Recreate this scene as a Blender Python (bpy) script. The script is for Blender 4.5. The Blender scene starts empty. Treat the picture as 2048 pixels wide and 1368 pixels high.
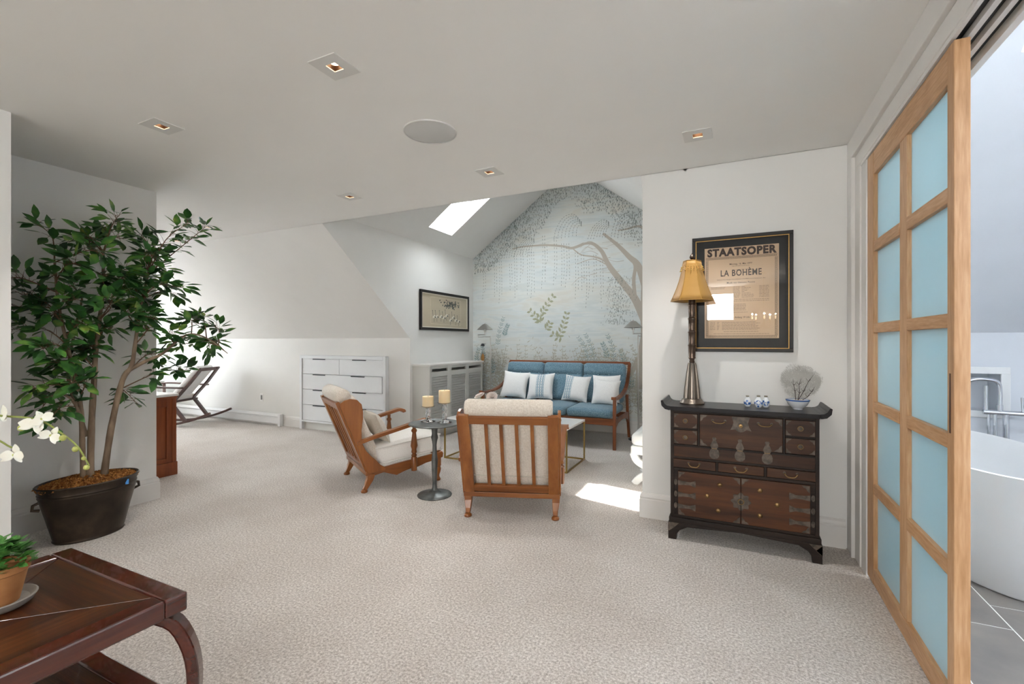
import bpy, bmesh, math, random
from mathutils import Vector, Matrix, Quaternion
PI = math.pi
sc = bpy.context.scene
COL = sc.collection
rnd = random.Random(7)

# ------------------------------------------------------------------ camera
cam_d = bpy.data.cameras.new('camera'); cam = bpy.data.objects.new('camera', cam_d); COL.objects.link(cam)
cam_d.sensor_width = 36; cam_d.lens = 936 / 2048 * 36; cam_d.clip_start = .05
cam.location = (0, 0, 1.22); cam.rotation_euler = (PI / 2, 0, math.atan2(446, 936))
sc.camera = cam
# ------------------------------------------------------------------ world, sun, window light, exposure
w = bpy.data.worlds.new('World'); sc.world = w; w.use_nodes = True
bg = w.node_tree.nodes['Background']; bg.inputs[0].default_value = (.9, .955, 1, 1); bg.inputs[1].default_value = 19
sun_d = bpy.data.lights.new('sun_offscreen', 'SUN'); sun = bpy.data.objects.new('sun_offscreen', sun_d); COL.objects.link(sun)
sun_d.energy = 16; sun_d.angle = .009; sun_d.color = (1, .96, .91)
sun.rotation_euler = Vector((.85, -.478, -1)).to_track_quat('-Z', 'Y').to_euler()
def area(name, loc, direction, sx, sy, energy, color=(1, 1, 1)):
    d = bpy.data.lights.new(name, 'AREA'); d.shape = 'RECTANGLE'; d.size = sx; d.size_y = sy; d.energy = energy; d.color = color
    o = bpy.data.objects.new(name, d); COL.objects.link(o); o.location = loc
    o.rotation_euler = Vector(direction).to_track_quat('-Z', 'Z').to_euler(); return o
area('window_rear_offscreen', (-0.285, -4.25, 1.965), (0, 1, 0), 0.51, 0.55, 45, (.94, .975, 1))
sc.view_settings.view_transform = 'Standard'; sc.view_settings.look = 'None'
sc.view_settings.exposure = 0.72; sc.view_settings.gamma = 1; sc.view_settings.use_curve_mapping = False

# ------------------------------------------------------------------ materials
def lin(c):
    if isinstance(c, str): c = tuple(int(c[i:i + 2], 16) / 255 for i in (0, 2, 4))
    return tuple((x / 12.92 if x <= .04045 else ((x + .055) / 1.055) ** 2.4) for x in c) + (1,)
MATS = {}
def mat(name, col, rough=.6, metal=0., **k):
    m = bpy.data.materials.new(name); m.use_nodes = True; nt = m.node_tree; b = nt.nodes['Principled BSDF']
    b.inputs['Base Color'].default_value = lin(col); b.inputs['Roughness'].default_value = rough; b.inputs['Metallic'].default_value = metal
    for kk, v in k.items():
        kk = {'coat': 'Coat Weight', 'trans': 'Transmission Weight', 'ior': 'IOR', 'sheen': 'Sheen Weight', 'spec': 'Specular IOR Level',
              'alpha': 'Alpha', 'sss': 'Subsurface Weight', 'estr': 'Emission Strength', 'coat_rough': 'Coat Roughness'}.get(kk, kk)
        if kk == 'ecol': b.inputs['Emission Color'].default_value = lin(v)
        else: b.inputs[kk].default_value = v
    MATS[name] = m; return m
def node(nt, t, **k):
    n = nt.nodes.new(t)
    for kk, v in k.items():
        if kk in n.inputs: n.inputs[kk].default_value = v
        else: setattr(n, kk, v)
    return n
def texcoord(nt, scale=(1, 1, 1), kind='Object', rot=(0, 0, 0)):
    tc = node(nt, 'ShaderNodeTexCoord'); mp = node(nt, 'ShaderNodeMapping'); mp.inputs['Scale'].default_value = scale; mp.inputs['Rotation'].default_value = rot
    nt.links.new(tc.outputs[kind], mp.inputs[0]); return mp.outputs[0]
def ramp(nt, fac, stops):
    r = node(nt, 'ShaderNodeValToRGB'); e = r.color_ramp.elements
    while len(e) < len(stops): e.new(.5)
    for el, (p, c) in zip(e, stops): el.position = p; el.color = lin(c)
    nt.links.new(fac, r.inputs[0]); return r.outputs[0]
def bump(nt, h, strength=.3, dist=.01):
    b = node(nt, 'ShaderNodeBump'); b.inputs['Strength'].default_value = strength; b.inputs['Distance'].default_value = dist
    nt.links.new(h, b.inputs['Height']); nt.links.new(b.outputs[0], nt.nodes['Principled BSDF'].inputs['Normal'])
def noisy(name, stops, scale=20, rough=.6, detail=4, stretch=(1, 1, 1), bmp=0, bscale=None, bdist=.004, kind='Object', rot=(0, 0, 0), metal=0., **k):
    m = mat(name, stops[0][1], rough, metal, **k); nt = m.node_tree; b = nt.nodes['Principled BSDF']
    co = texcoord(nt, stretch, kind, rot)
    n = node(nt, 'ShaderNodeTexNoise', Scale=scale, Detail=detail); nt.links.new(co, n.inputs['Vector'])
    nt.links.new(ramp(nt, n.outputs['Fac'], stops), b.inputs['Base Color'])
    if bmp:
        n2 = node(nt, 'ShaderNodeTexNoise', Scale=bscale or scale, Detail=3); nt.links.new(co, n2.inputs['Vector']); bump(nt, n2.outputs['Fac'], bmp, bdist)
    return m
def wood(name, dark, midc, light, axis='z', rough=.4, scale=9, fine=.25, an=.09, **k):
    st = {'x': (an, 1, 1), 'y': (1, an, 1), 'z': (1, 1, an)}[axis]
    m = mat(name, midc, rough, **k); nt = m.node_tree; b = nt.nodes['Principled BSDF']
    co = texcoord(nt, st)
    n = node(nt, 'ShaderNodeTexNoise', Scale=scale, Detail=6, Distortion=.8); nt.links.new(co, n.inputs['Vector'])
    n2 = node(nt, 'ShaderNodeTexNoise', Scale=scale * 9, Detail=3); nt.links.new(co, n2.inputs['Vector'])
    mx = node(nt, 'ShaderNodeMix', data_type='FLOAT'); mx.inputs[0].default_value = fine
    nt.links.new(n.outputs['Fac'], mx.inputs[2]); nt.links.new(n2.outputs['Fac'], mx.inputs[3])
    nt.links.new(ramp(nt, mx.outputs[0], [(.32, dark), (.5, midc), (.68, light)]), b.inputs['Base Color'])
    bump(nt, n2.outputs['Fac'], .12, .002); return m

noisy('paint', [(.3, 'e4e3e0'), (.7, 'e7e6e3')], 3, .75, bmp=.03, bscale=180, bdist=.001)
noisy('ceiling_paint', [(.3, 'eeedea'), (.7, 'f0efec')], 3, .85)
noisy('trim_paint', [(.3, 'd9d6d2'), (.7, 'dddad6')], 4, .4)
noisy('bath_paint', [(.3, 'd5d9df'), (.7, 'd9dde3')], 3, .6)
m = noisy('carpet', [(.39, '978f88'), (.5, 'cac2bb'), (.61, 'f0ebe6')], 95, .95, 10, bmp=.6, bscale=170, bdist=.01, sheen=.15)
[n for n in m.node_tree.nodes if n.type == 'TEX_NOISE'][0].inputs['Roughness'].default_value = .8
nt = m.node_tree; b = nt.nodes['Principled BSDF']; lk = [l for l in nt.links if l.to_socket == b.inputs['Base Color']][0]; src = lk.from_socket
n3 = node(nt, 'ShaderNodeTexNoise', Scale=2.2, Detail=5); nt.links.new(texcoord(nt), n3.inputs['Vector'])
mx = node(nt, 'ShaderNodeMix', data_type='RGBA', blend_type='MULTIPLY'); mx.inputs[0].default_value = 1
nt.links.new(src, mx.inputs[6]); nt.links.new(ramp(nt, n3.outputs['Fac'], [(.35, 'f1efed'), (.65, 'ffffff')]), mx.inputs[7]); nt.links.new(mx.outputs[2], b.inputs['Base Color'])
noisy('tile', [(.3, '605c5b'), (.5, '6f6a67'), (.7, '7d766f')], 3.5, .35, 6, bmp=.05)
mat('grout', 'dddcd9', .8)
wood('oak_v', 'a87c50', 'c0946a', 'd2ab84', 'z', .45, 14, .5); wood('oak_h', 'a87c50', 'c0946a', 'd2ab84', 'y', .45, 14, .5)
def thin_glass(name, tint='ffffff', ior=1.33):
    # a thin pane: clear transmission with a Fresnel mirror reflection
    m = bpy.data.materials.new(name); m.use_nodes = True; nt = m.node_tree; nt.nodes.remove(nt.nodes['Principled BSDF']); out = nt.nodes['Material Output']
    tr = node(nt, 'ShaderNodeBsdfTransparent', Color=lin(tint)); gl = node(nt, 'ShaderNodeBsdfGlossy', Roughness=0.); fr = node(nt, 'ShaderNodeFresnel', IOR=ior)
    ge = node(nt, 'ShaderNodeNewGeometry'); mr = node(nt, 'ShaderNodeMapRange'); mr.inputs['To Min'].default_value = ior; mr.inputs['To Max'].default_value = 1 / ior; nt.links.new(ge.outputs['Backfacing'], mr.inputs['Value']); nt.links.new(mr.outputs['Result'], fr.inputs['IOR'])
    mx = node(nt, 'ShaderNodeMixShader'); nt.links.new(fr.outputs[0], mx.inputs[0]); nt.links.new(tr.outputs[0], mx.inputs[1]); nt.links.new(gl.outputs[0], mx.inputs[2]); nt.links.new(mx.outputs[0], out.inputs[0])
    MATS[name] = m
def frosted(name, col):
    m = bpy.data.materials.new(name); m.use_nodes = True; nt = m.node_tree; nt.nodes.remove(nt.nodes['Principled BSDF']); out = nt.nodes['Material Output']
    df = node(nt, 'ShaderNodeBsdfDiffuse', Color=lin(col)); tl = node(nt, 'ShaderNodeBsdfTranslucent', Color=lin(col)); gl = node(nt, 'ShaderNodeBsdfGlossy', Roughness=.25)
    a = node(nt, 'ShaderNodeMixShader'); a.inputs[0].default_value = .55; nt.links.new(df.outputs[0], a.inputs[1]); nt.links.new(tl.outputs[0], a.inputs[2])
    b = node(nt, 'ShaderNodeMixShader'); fr = node(nt, 'ShaderNodeFresnel', IOR=1.4); nt.links.new(fr.outputs[0], b.inputs[0]); nt.links.new(a.outputs[0], b.inputs[1]); nt.links.new(gl.outputs[0], b.inputs[2]); nt.links.new(b.outputs[0], out.inputs[0])
    MATS[name] = m
frosted('frosted_glass', 'd4f0f8'); thin_glass('poster_glass'); thin_glass('window_glass')
mat('clear_glass', 'ffffff', .02, trans=1., ior=1.45); mat('pane_glass', 'ffffff', 0, trans=1., ior=1.05)
mat('dark_metal', '33363a', .45, .6); mat('chrome', 'd8dadd', .08, 1.); mat('brushed_nickel', 'b9b7b3', .3, 1.); mat('brass', 'b59a5c', .3, 1.)
wood('maple', '6f3d18', '8b5122', 'a26631', 'z', .3, 7, .2, coat=.1); wood('maple_y', '6f3d18', '8b5122', 'a26631', 'y', .35, 7, .2, coat=.1); wood('maple_x', '6f3d18', '8b5122', 'a26631', 'x', .35, 7, .2, coat=.1)
wood('teak', '5e2f16', '7b4322', '91562f', 'x', .35, 8, .2); wood('teak_z', '5e2f16', '7b4322', '91562f', 'z', .35, 8, .2)
wood('elm', '2c1a10', '452a1a', '593921', 'x', .45, 9, .3, spec=.3); wood('elm_red', '321b0e', '4f2c16', '653b1d', 'x', .42, 7, .3, spec=.35)
wood('ebony_frame', '1a1310', '281e19', '382b24', 'x', .5, 9, .3, spec=.25); wood('ebony_top', '141316', '1d1b1e', '272425', 'x', .3, 7, .3, spec=.25)
wood('mahogany', '2a0f08', '46190f', '5e2717', 'y', .22, 9, .35, coat=.5); wood('mahogany_x', '2a0f08', '46190f', '5e2717', 'x', .22, 9, .35, coat=.5)
wood('veneer_x', '22100a', '46220f', '653619', 'x', .3, 40, .35, .02, coat=.25); wood('veneer_y', '22100a', '46220f', '653619', 'y', .3, 40, .35, .02, coat=.25)
wood('cherry', '6b2f12', '8a431d', 'a2582a', 'z', .35, 6, .25); wood('walnut_dark', '3c2622', '4d332d', '5d4038', 'x', .4, 8, .3)
noisy('chest_iron', [(.35, '443c35'), (.65, '685c51')], 40, .45, metal=.3); mat('aged_brass', '8b6f4a', .38, .9)
noisy('boucle', [(.3, 'd6cabb'), (.7, 'ebe2d6')], 90, .9, bmp=.8, bscale=110, bdist=.006, sheen=.3)
noisy('linen', [(.3, 'e6e2dc'), (.7, 'f1eee9')], 120, .9, bmp=.25, bscale=260, bdist=.002, sheen=.2)
noisy('white_linen', [(.3, 'ebebea'), (.7, 'f6f6f5')], 120, .9, bmp=.25, bscale=260, bdist=.002, sheen=.2)
noisy('beige_linen', [(.3, 'c3bbae'), (.7, 'd5cec2')], 120, .9, bmp=.3, bscale=260, bdist=.002)
noisy('blue_tweed', [(.35, '46687a'), (.5, '648698'), (.66, '8ca6b2')], 170, .9, 3, bmp=.35, bscale=240, bdist=.003, sheen=.2)
mat('button_blue', '8fb0bd', .7); mat('blue_print', '6f9bb1', .8)
noisy('pewter', [(.35, '5d605f'), (.65, '777a79')], 14, .42, metal=.7)
noisy('bronze_pot', [(.3, '241e18'), (.55, '3d332a'), (.75, '57493c')], 7, .38, metal=.55); mat('blue_tag', '2d7fc4', .5)
noisy('moss', [(.3, '6b3d18'), (.5, 'a86c30'), (.7, 'cf9a55')], 60, .95, bmp=1, bscale=70, bdist=.02)
noisy('bark', [(.35, '6a5847'), (.65, '94806a')], 18, .8, stretch=(1, 1, .3), bmp=.4, bscale=40)
mat('twig', '6f5540', .8)
m = noisy('leaf', [(.28, '1d3a1f'), (.45, '2f5a2a'), (.58, '477a34'), (.7, '7a9a45'), (.78, 'b3b05a')], 3.3, .38, 2, kind='Object', spec=.5)
nt = m.node_tree; gm = node(nt, 'ShaderNodeNewGeometry'); nz = [n for n in nt.nodes if n.type == 'TEX_NOISE'][0]; nt.links.new(gm.outputs['Position'], nz.inputs['Vector']); nz.inputs['Scale'].default_value = 9
noisy('green_leaf', [(.3, '356b2c'), (.6, '5b9645'), (.8, '86b566')], 14, .5); mat('orchid_stem', '8f9a4e', .5)
noisy('petal', [(.3, 'f0ecdc'), (.7, 'fbf9f2')], 12, .5, sss=.1); mat('orchid_bud', 'b8bd6a', .5); noisy('peony', [(.3, 'f8e6dc'), (.7, 'fdf6f1')], 20, .6)
noisy('terracotta', [(.3, '9a6238'), (.7, 'b98450')], 14, .8); noisy('stone_grey', [(.3, '77706a'), (.7, '94908a')], 14, .6)
mat('white_lacquer', 'eceded', .3); noisy('dresser_paint', [(.3, 'dfe1e3'), (.7, 'e3e5e7')], 3, .4); mat('radiator_grey', 'd0cfca', .5);
m = mat('louver', 'c3c3bf', .5); mat('heater_white', 'e8e9e9', .35)
noisy('white_bench', [(.3, 'dfe3e1'), (.7, 'eff1ef')], 9, .6); mat('wax', 'efd8ae', .45, sss=.3); mat('marble_white', 'ecebe8', .2)
mat('frame_black', '15110f', .4, spec=.3); mat('mat_black', '1f2124', .7, spec=.2); mat('gold', 'a9834a', .35, .9); mat('paper', 'cdb193', .8); mat('ink', '3a2b28', .8); mat('ink_light', '8b7765', .8)
mat('print_paper', 'c5b89e', .8); mat('print_border', 'd9cdb4', .8); mat('print_ink', '4d5250', .8); mat('print_white', 'e5dfd0', .8)
noisy('shade_gold', [(.3, 'a0742a'), (.7, 'b4883c')], 5, .55, sheen=.2); mat('bead', 'd8b46a', .25, .6); noisy('lamp_bronze', [(.3, '4a3d35'), (.7, '6b5b50')], 20, .3, metal=.8)
mat('lamp_silver', '766d64', .32, .9); mat('porcelain', 'e9edf2', .15); mat('cobalt', '3d69b0', .2); mat('jar_stopper', '8d8573', .5)
mat('shell', 'e7d8c4', .45); mat('amber', 'b9853f', .3); mat('sea_fan', 'b3b2ad', .9); mat('coral_twig', '3f312d', .7); mat('tub_white', 'eff0f1', .12); mat('speaker_grey', 'cfcfcd', .8)
mat('trim_white', 'd9d8d5', .5); mat('copper_dark', '3d2a20', .4, .5); mat('glow', 'ffffff', .5, ecol='ffd9a8', estr=9.); mat('outlet_white', 'efefee', .35); mat('outlet_slot', '6b6b6b', .6)
mat('glass_teal', 'b4d3d4', .08, trans=.8, ior=1.4); mat('shade_white', 'f4f3f0', .7); mat('mesh_white', 'f4f4f4', .7); mat('bulb', 'ffffff', .4, ecol='ffe2b8', estr=14.)
noisy('mural_ground', [(.3, 'ccd3d4'), (.5, 'd3d8d7'), (.7, 'd6d6cf')], 1.1, .7, 6, stretch=(1, 1, 2.2), bmp=.05, bscale=60)
nt = MATS['mural_ground'].node_tree; b = nt.nodes['Principled BSDF']; base = [l for l in nt.links if l.to_socket == b.inputs['Base Color']][0].from_socket
wv = node(nt, 'ShaderNodeTexNoise', Scale=2.4, Detail=8, Distortion=1.5); nt.links.new(texcoord(nt, (.7, 1, 5)), wv.inputs['Vector'])
mx = node(nt, 'ShaderNodeMix', data_type='RGBA', blend_type='MULTIPLY'); mx.inputs[0].default_value = .4
nt.links.new(base, mx.inputs[6]); nt.links.new(ramp(nt, wv.outputs['Fac'], [(.38, 'dfe6e9'), (.5, 'ffffff'), (.62, 'f3ebe2')]), mx.inputs[7]); nt.links.new(mx.outputs[2], b.inputs['Base Color'])
mat('mural_trunk', 'b3aba0', .8); mat('mural_leaf', '747d79', .8); mat('mural_olive', 'a2a48a', .8); mat('mural_teal', '7c9596', .8); mat('mural_pale', 'b3b1a3', .8)

# ------------------------------------------------------------------ mesh helpers
class MB:
    def __init__(s): s.v = []; s.f = []; s.m = Matrix()
    def add(s, vs, fs):
        o = len(s.v); s.v += [tuple(s.m @ Vector(p)) for p in vs]; s.f += [tuple(i + o for i in f) for f in fs]; return s
    def box(s, x0, y0, z0, x1, y1, z1):
        return s.add([(x0, y0, z0), (x1, y0, z0), (x1, y1, z0), (x0, y1, z0), (x0, y0, z1), (x1, y0, z1), (x1, y1, z1), (x0, y1, z1)],
                     [(0, 3, 2, 1), (4, 5, 6, 7), (0, 1, 5, 4), (1, 2, 6, 5), (2, 3, 7, 6), (3, 0, 4, 7)])
    def prism(s, poly, a, b, axis='y'):
        # poly in the two remaining axes; extruded along axis from a to b
        n = len(poly)
        def P(p, t): return {'y': (p[0], t, p[1]), 'x': (t, p[0], p[1]), 'z': (p[0], p[1], t)}[axis]
        return s.add([P(p, a) for p in poly] + [P(p, b) for p in poly],
                     [tuple(range(n))[::-1], tuple(range(n, 2 * n))] + [(i, (i + 1) % n, n + (i + 1) % n, n + i) for i in range(n)])
    def lathe(s, prof, n=24, c=(0, 0, 0), sx=1., sy=1., axis='z', ring=False):
        vs = []; fs = []
        for r, z in prof:
            for i in range(n):
                a = 2 * PI * i / n; x, y = r * sx * math.cos(a), r * sy * math.sin(a)
                p = {'z': (x, y, z), 'x': (z, x, y), 'y': (x, z, y)}[axis]
                vs.append((p[0] + c[0], p[1] + c[1], p[2] + c[2]))
        for k in range(len(prof) - 1):
            for i in range(n):
                j = (i + 1) % n; fs.append((k * n + i, k * n + j, (k + 1) * n + j, (k + 1) * n + i))
        L = (len(prof) - 1) * n
        if ring: fs += [(L + i, L + (i + 1) % n, (i + 1) % n, i) for i in range(n)]
        else: fs.append(tuple(range(n))[::-1]); fs.append(tuple(range(L, L + n)))
        return s.add(vs, fs)
    def tube(s, pts, rad, n=8, sx=1.):
        pts = [Vector(p) for p in pts]; R = rad if isinstance(rad, (list, tuple)) else [rad] * len(pts); vs = []; fs = []; ref = None
        for i, p in enumerate(pts):
            t = (pts[min(i + 1, len(pts) - 1)] - pts[max(i - 1, 0)]).normalized()
            if ref is None: ref = Vector((0, 0, 1)) if abs(t.z) < .9 else Vector((1, 0, 0))
            u = (ref - t * ref.dot(t)).normalized(); ref = u; v = t.cross(u)
            for k in range(n):
                a = 2 * PI * k / n; vs.append(p + u * (math.cos(a) * R[i]) + v * (math.sin(a) * R[i] * sx))
        for i in range(len(pts) - 1):
            for k in range(n):
                j = (k + 1) % n; fs.append((i * n + k, i * n + j, (i + 1) * n + j, (i + 1) * n + k))
        fs.append(tuple(range(n))[::-1]); L = (len(pts) - 1) * n; fs.append(tuple(range(L, L + n)))
        return s.add([tuple(v) for v in vs], fs)
    def sweep(s, pts, w, h, side):
        # rectangular bar swept along pts; side = width direction
        side = Vector(side).normalized(); pts = [Vector(p) for p in pts]; vs = []; n = len(pts); fs = []
        for i, p in enumerate(pts):
            t = (pts[min(i + 1, n - 1)] - pts[max(i - 1, 0)]).normalized(); nn = t.cross(side).normalized()
            ww = (w[i] if isinstance(w, (list, tuple)) else w) / 2; hh = (h[i] if isinstance(h, (list, tuple)) else h) / 2
            vs += [p - side * ww - nn * hh, p + side * ww - nn * hh, p + side * ww + nn * hh, p - side * ww + nn * hh]
        for i in range(n - 1):
            for k in range(4):
                j = (k + 1) % 4; fs.append((i * 4 + k, i * 4 + j, i * 4 + 4 + j, i * 4 + 4 + k))
        fs.append((3, 2, 1, 0)); fs.append(tuple(range(4 * n - 4, 4 * n)))
        return s.add([tuple(v) for v in vs], fs)
    def rbox(s, c, size, r=.03, puff=0., n=8, fn=None):
        hx, hy, hz = [q / 2 for q in size]; vs = []; fs = []; idx = {}
        def vert(u, v, wv):
            key = (round(u, 4), round(v, 4), round(wv, 4))
            if key in idx: return idx[key]
            p = Vector((u * hx, v * hy, wv * hz)); q = Vector((max(-hx + r, min(hx - r, p.x)), max(-hy + r, min(hy - r, p.y)), max(-hz + r, min(hz - r, p.z))))
            d = p - q
            if d.length > 1e-9: p = q + d.normalized() * min(r, d.length if d.length < r else r)
            if puff: p.z += puff * wv * max(0, 1 - u * u) ** .7 * max(0, 1 - v * v) ** .7
            if fn: p = fn(p, u, v, wv)
            idx[key] = len(vs); vs.append((p.x + c[0], p.y + c[1], p.z + c[2])); return idx[key]
        g = [-1 + 2 * i / n for i in range(n + 1)]
        # concentrate samples near the edges
        g = [math.copysign(abs(x) ** .6, x) for x in g]
        for i in range(n):
            for j in range(n):
                a0, a1, b0, b1 = g[i], g[i + 1], g[j], g[j + 1]
                fs.append([vert(a0, b0, 1), vert(a1, b0, 1), vert(a1, b1, 1), vert(a0, b1, 1)]); fs.append([vert(a0, b0, -1), vert(a0, b1, -1), vert(a1, b1, -1), vert(a1, b0, -1)])
                fs.append([vert(a0, -1, b0), vert(a1, -1, b0), vert(a1, -1, b1), vert(a0, -1, b1)]); fs.append([vert(a0, 1, b0), vert(a0, 1, b1), vert(a1, 1, b1), vert(a1, 1, b0)])
                fs.append([vert(-1, a0, b0), vert(-1, a0, b1), vert(-1, a1, b1), vert(-1, a1, b0)]); fs.append([vert(1, a0, b0), vert(1, a1, b0), vert(1, a1, b1), vert(1, a0, b1)])
        return s.add(vs, fs)
    def pillow(s, W, Hh, T, n=12):
        vs = []; fs = []
        for sg in (1, -1):
            o = len(vs)
            for i in range(n + 1):
                for j in range(n + 1):
                    u, v = -1 + 2 * i / n, -1 + 2 * j / n
                    x = W / 2 * u * (1 - .09 * (1 - v * v) * abs(u)); z = Hh / 2 * v * (1 - .09 * (1 - u * u) * abs(v))
                    y = sg * T / 2 * (max(0, (1 - u ** 2)) * max(0, (1 - v ** 2))) ** .42
                    vs.append((x, y, z))
            for i in range(n):
                for j in range(n):
                    q = [o + i * (n + 1) + j, o + (i + 1) * (n + 1) + j, o + (i + 1) * (n + 1) + j + 1, o + i * (n + 1) + j + 1]
                    fs.append(tuple(q if sg < 0 else q[::-1]))
        return s.add(vs, fs)
    def mesh(s, name):
        me = bpy.data.meshes.new(name); me.from_pydata(s.v, [], s.f); me.validate(); return me
    def build(s, name, m, parent=None, smooth=None, bevel=0., seg=2, weld=False, rec=True):
        me = s.mesh(name)
        if weld or rec:
            bm = bmesh.new(); bm.from_mesh(me)
            if weld: bmesh.ops.remove_doubles(bm, verts=bm.verts, dist=1e-5)
            bmesh.ops.recalc_face_normals(bm, faces=bm.faces); bm.to_mesh(me); bm.free()
        o = link(name, me, m, parent)
        if smooth is not None:
            me.shade_smooth(); me.set_sharp_from_angle(angle=math.radians(smooth))
        if bevel:
            bv = o.modifiers.new('bevel', 'BEVEL'); bv.width = bevel; bv.segments = seg; bv.limit_method = 'ANGLE'; bv.angle_limit = .6
        return o
def link(name, me, m, parent=None):
    o = bpy.data.objects.new(name, me); COL.objects.link(o)
    if m is not None and not me.materials: me.materials.append(MATS[m] if isinstance(m, str) else m)
    if parent is not None: o.parent = parent
    return o
def thing(name, label, cat, loc=(0, 0, 0), rotz=0., group=None):
    o = bpy.data.objects.new(name, None); COL.objects.link(o); o.empty_display_size = .1
    o.location = loc; o.rotation_euler = (0, 0, rotz); tag(o, label, cat, group); return o
def tag(o, label=None, cat=None, group=None, kind=None):
    if label: o['label'] = label
    if cat: o['category'] = cat
    if group: o['group'] = group
    if kind: o['kind'] = kind
    return o
def struct(o, label=None): o['kind'] = 'structure'; o['label'] = label or o.name.replace('_', ' ') + ' of the room'; return o
def copy_tree(o, parent=None):
    c = o.copy(); COL.objects.link(c); c.parent = parent
    for ch in o.children: copy_tree(ch, c)
    return c
def box(name, m, b, parent=None, bevel=0.): return MB().box(*b).build(name, m, parent, bevel=bevel)
def arc(cx, cz, r, a0, a1, n): return [(cx + r * math.cos(a0 + (a1 - a0) * i / n), cz + r * math.sin(a0 + (a1 - a0) * i / n)) for i in range(n + 1)]
def bez(pts, n=12):
    # Catmull-Rom through pts
    P = [Vector(p) for p in pts]; out = []
    for i in range(len(P) - 1):
        p0 = P[max(i - 1, 0)]; p1 = P[i]; p2 = P[i + 1]; p3 = P[min(i + 2, len(P) - 1)]
        for k in range(n):
            t = k / n; out.append(.5 * ((2 * p1) + (-p0 + p2) * t + (2 * p0 - 5 * p1 + 4 * p2 - p3) * t * t + (-p0 + 3 * p1 - 3 * p2 + p3) * t ** 3))
    out.append(P[-1]); return out
def text_mesh(body, size, offset=0., align='CENTER', sx=1., space=1.):
    c = bpy.data.curves.new('lettering', 'FONT'); c.body = body; c.size = size; c.offset = offset; c.align_x = align; c.space_character = space; c.resolution_u = 3; c.extrude = .0003
    o = bpy.data.objects.new('lettering', c); COL.objects.link(o); dg = bpy.context.evaluated_depsgraph_get()
    me = bpy.data.meshes.new_from_object(o.evaluated_get(dg)); bpy.data.objects.remove(o); bpy.data.curves.remove(c)
    for v in me.vertices: v.co.x *= sx
    return me
# ------------------------------------------------------------------ the setting
ZC = 2.386; YC = 3.35; XL = -3.663; YK = 4.727; ZK = 1.27; YM = 6.284; XE = -.585; XR = -.30; RX = -2.075; RZ = 3.672; SL = .734
XD = .61
struct(MB().box(-9.6, -4.3, -.12, XD + .03, YM + .1, 0).box(XD + .03, -4.3, -.12, 2.6, -.55, 0).build('floor', 'carpet'), 'pale grey-beige carpet of the sitting area and bedroom')
# ceiling with openings for the recessed lights
HOLES = [(-1.53, 1.466), (-2.795, 1.468), (-1.52, 2.83), (-2.785, 2.825), (-.19, 2.828), (-4.81, 2.965), (-5.78, 3.2)]
hs = .028
xs = sorted({-9.6, XD, 2.6} | {x - hs for x, y in HOLES} | {x + hs for x, y in HOLES}); ys = sorted({-4.3, -.55, YC} | {y - hs for x, y in HOLES} | {y + hs for x, y in HOLES})
mb = MB()
for i in range(len(xs) - 1):
    for j in range(len(ys) - 1):
        cx, cy = (xs[i] + xs[i + 1]) / 2, (ys[j] + ys[j + 1]) / 2
        if any(abs(cx - x) < hs and abs(cy - y) < hs for x, y in HOLES): continue
        if cx > XD and cy > -.55: continue
        mb.add([(xs[i], ys[j], ZC), (xs[i], ys[j + 1], ZC), (xs[i + 1], ys[j + 1], ZC), (xs[i + 1], ys[j], ZC)], [(0, 1, 2, 3)])
mb.box(-9.6, -4.3, ZC + .1, XD + .02, YC, ZC + .14).box(XD + .02, -4.3, ZC + .1, 2.6, -.5, ZC + .14); mb.box(-9.6, YC - .005, ZC, XD, YC, ZC + .14).box(XE - .01, YC, ZC, XD + .04, YC + .1, ZC + .14)
ceil = struct(mb.build('ceiling', 'ceiling_paint', weld=True, rec=False), 'flat white ceiling with recessed square downlights')
ks = (ZC - ZK) / (YC - YK)
struct(MB().prism([(YK, ZK), (YC, ZC), (YC, ZC + .14), (YK + .12, ZK + .06)], -9.6, XL - .1, 'x').build('ceiling_slope', 'paint'), 'white sloping attic ceiling above the knee wall')
struct(MB().box(-9.6, YK, 0, XL - .1, YK + .1, ZK + .02).build('wall_knee', 'paint'), 'low white knee wall under the sloping ceiling')
struct(MB().prism([(YK, 0), (YM, 0), (YM, 2.506), (YC, 2.506), (YC, ZC), (YK, ZK)], XL - .1, XL, 'x').build('wall_alcove_side', 'paint'), 'white alcove wall carrying the crane print and radiator cover')
mur = struct(MB().prism([(XL, 0), (XR, 0), (XR, RZ - SL * (XR - RX)), (RX, RZ), (XL, 2.506)], YM, YM + .1, 'y').build('wall_back', 'mural_ground'), 'gable wall papered with a pale blue willow mural')
struct(MB().box(XR, YC + .1, 0, XR + .1, YM, RZ - SL * (XR - RX) + .02).build('wall_alcove_right', 'paint'), 'white right wall of the alcove')
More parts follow.
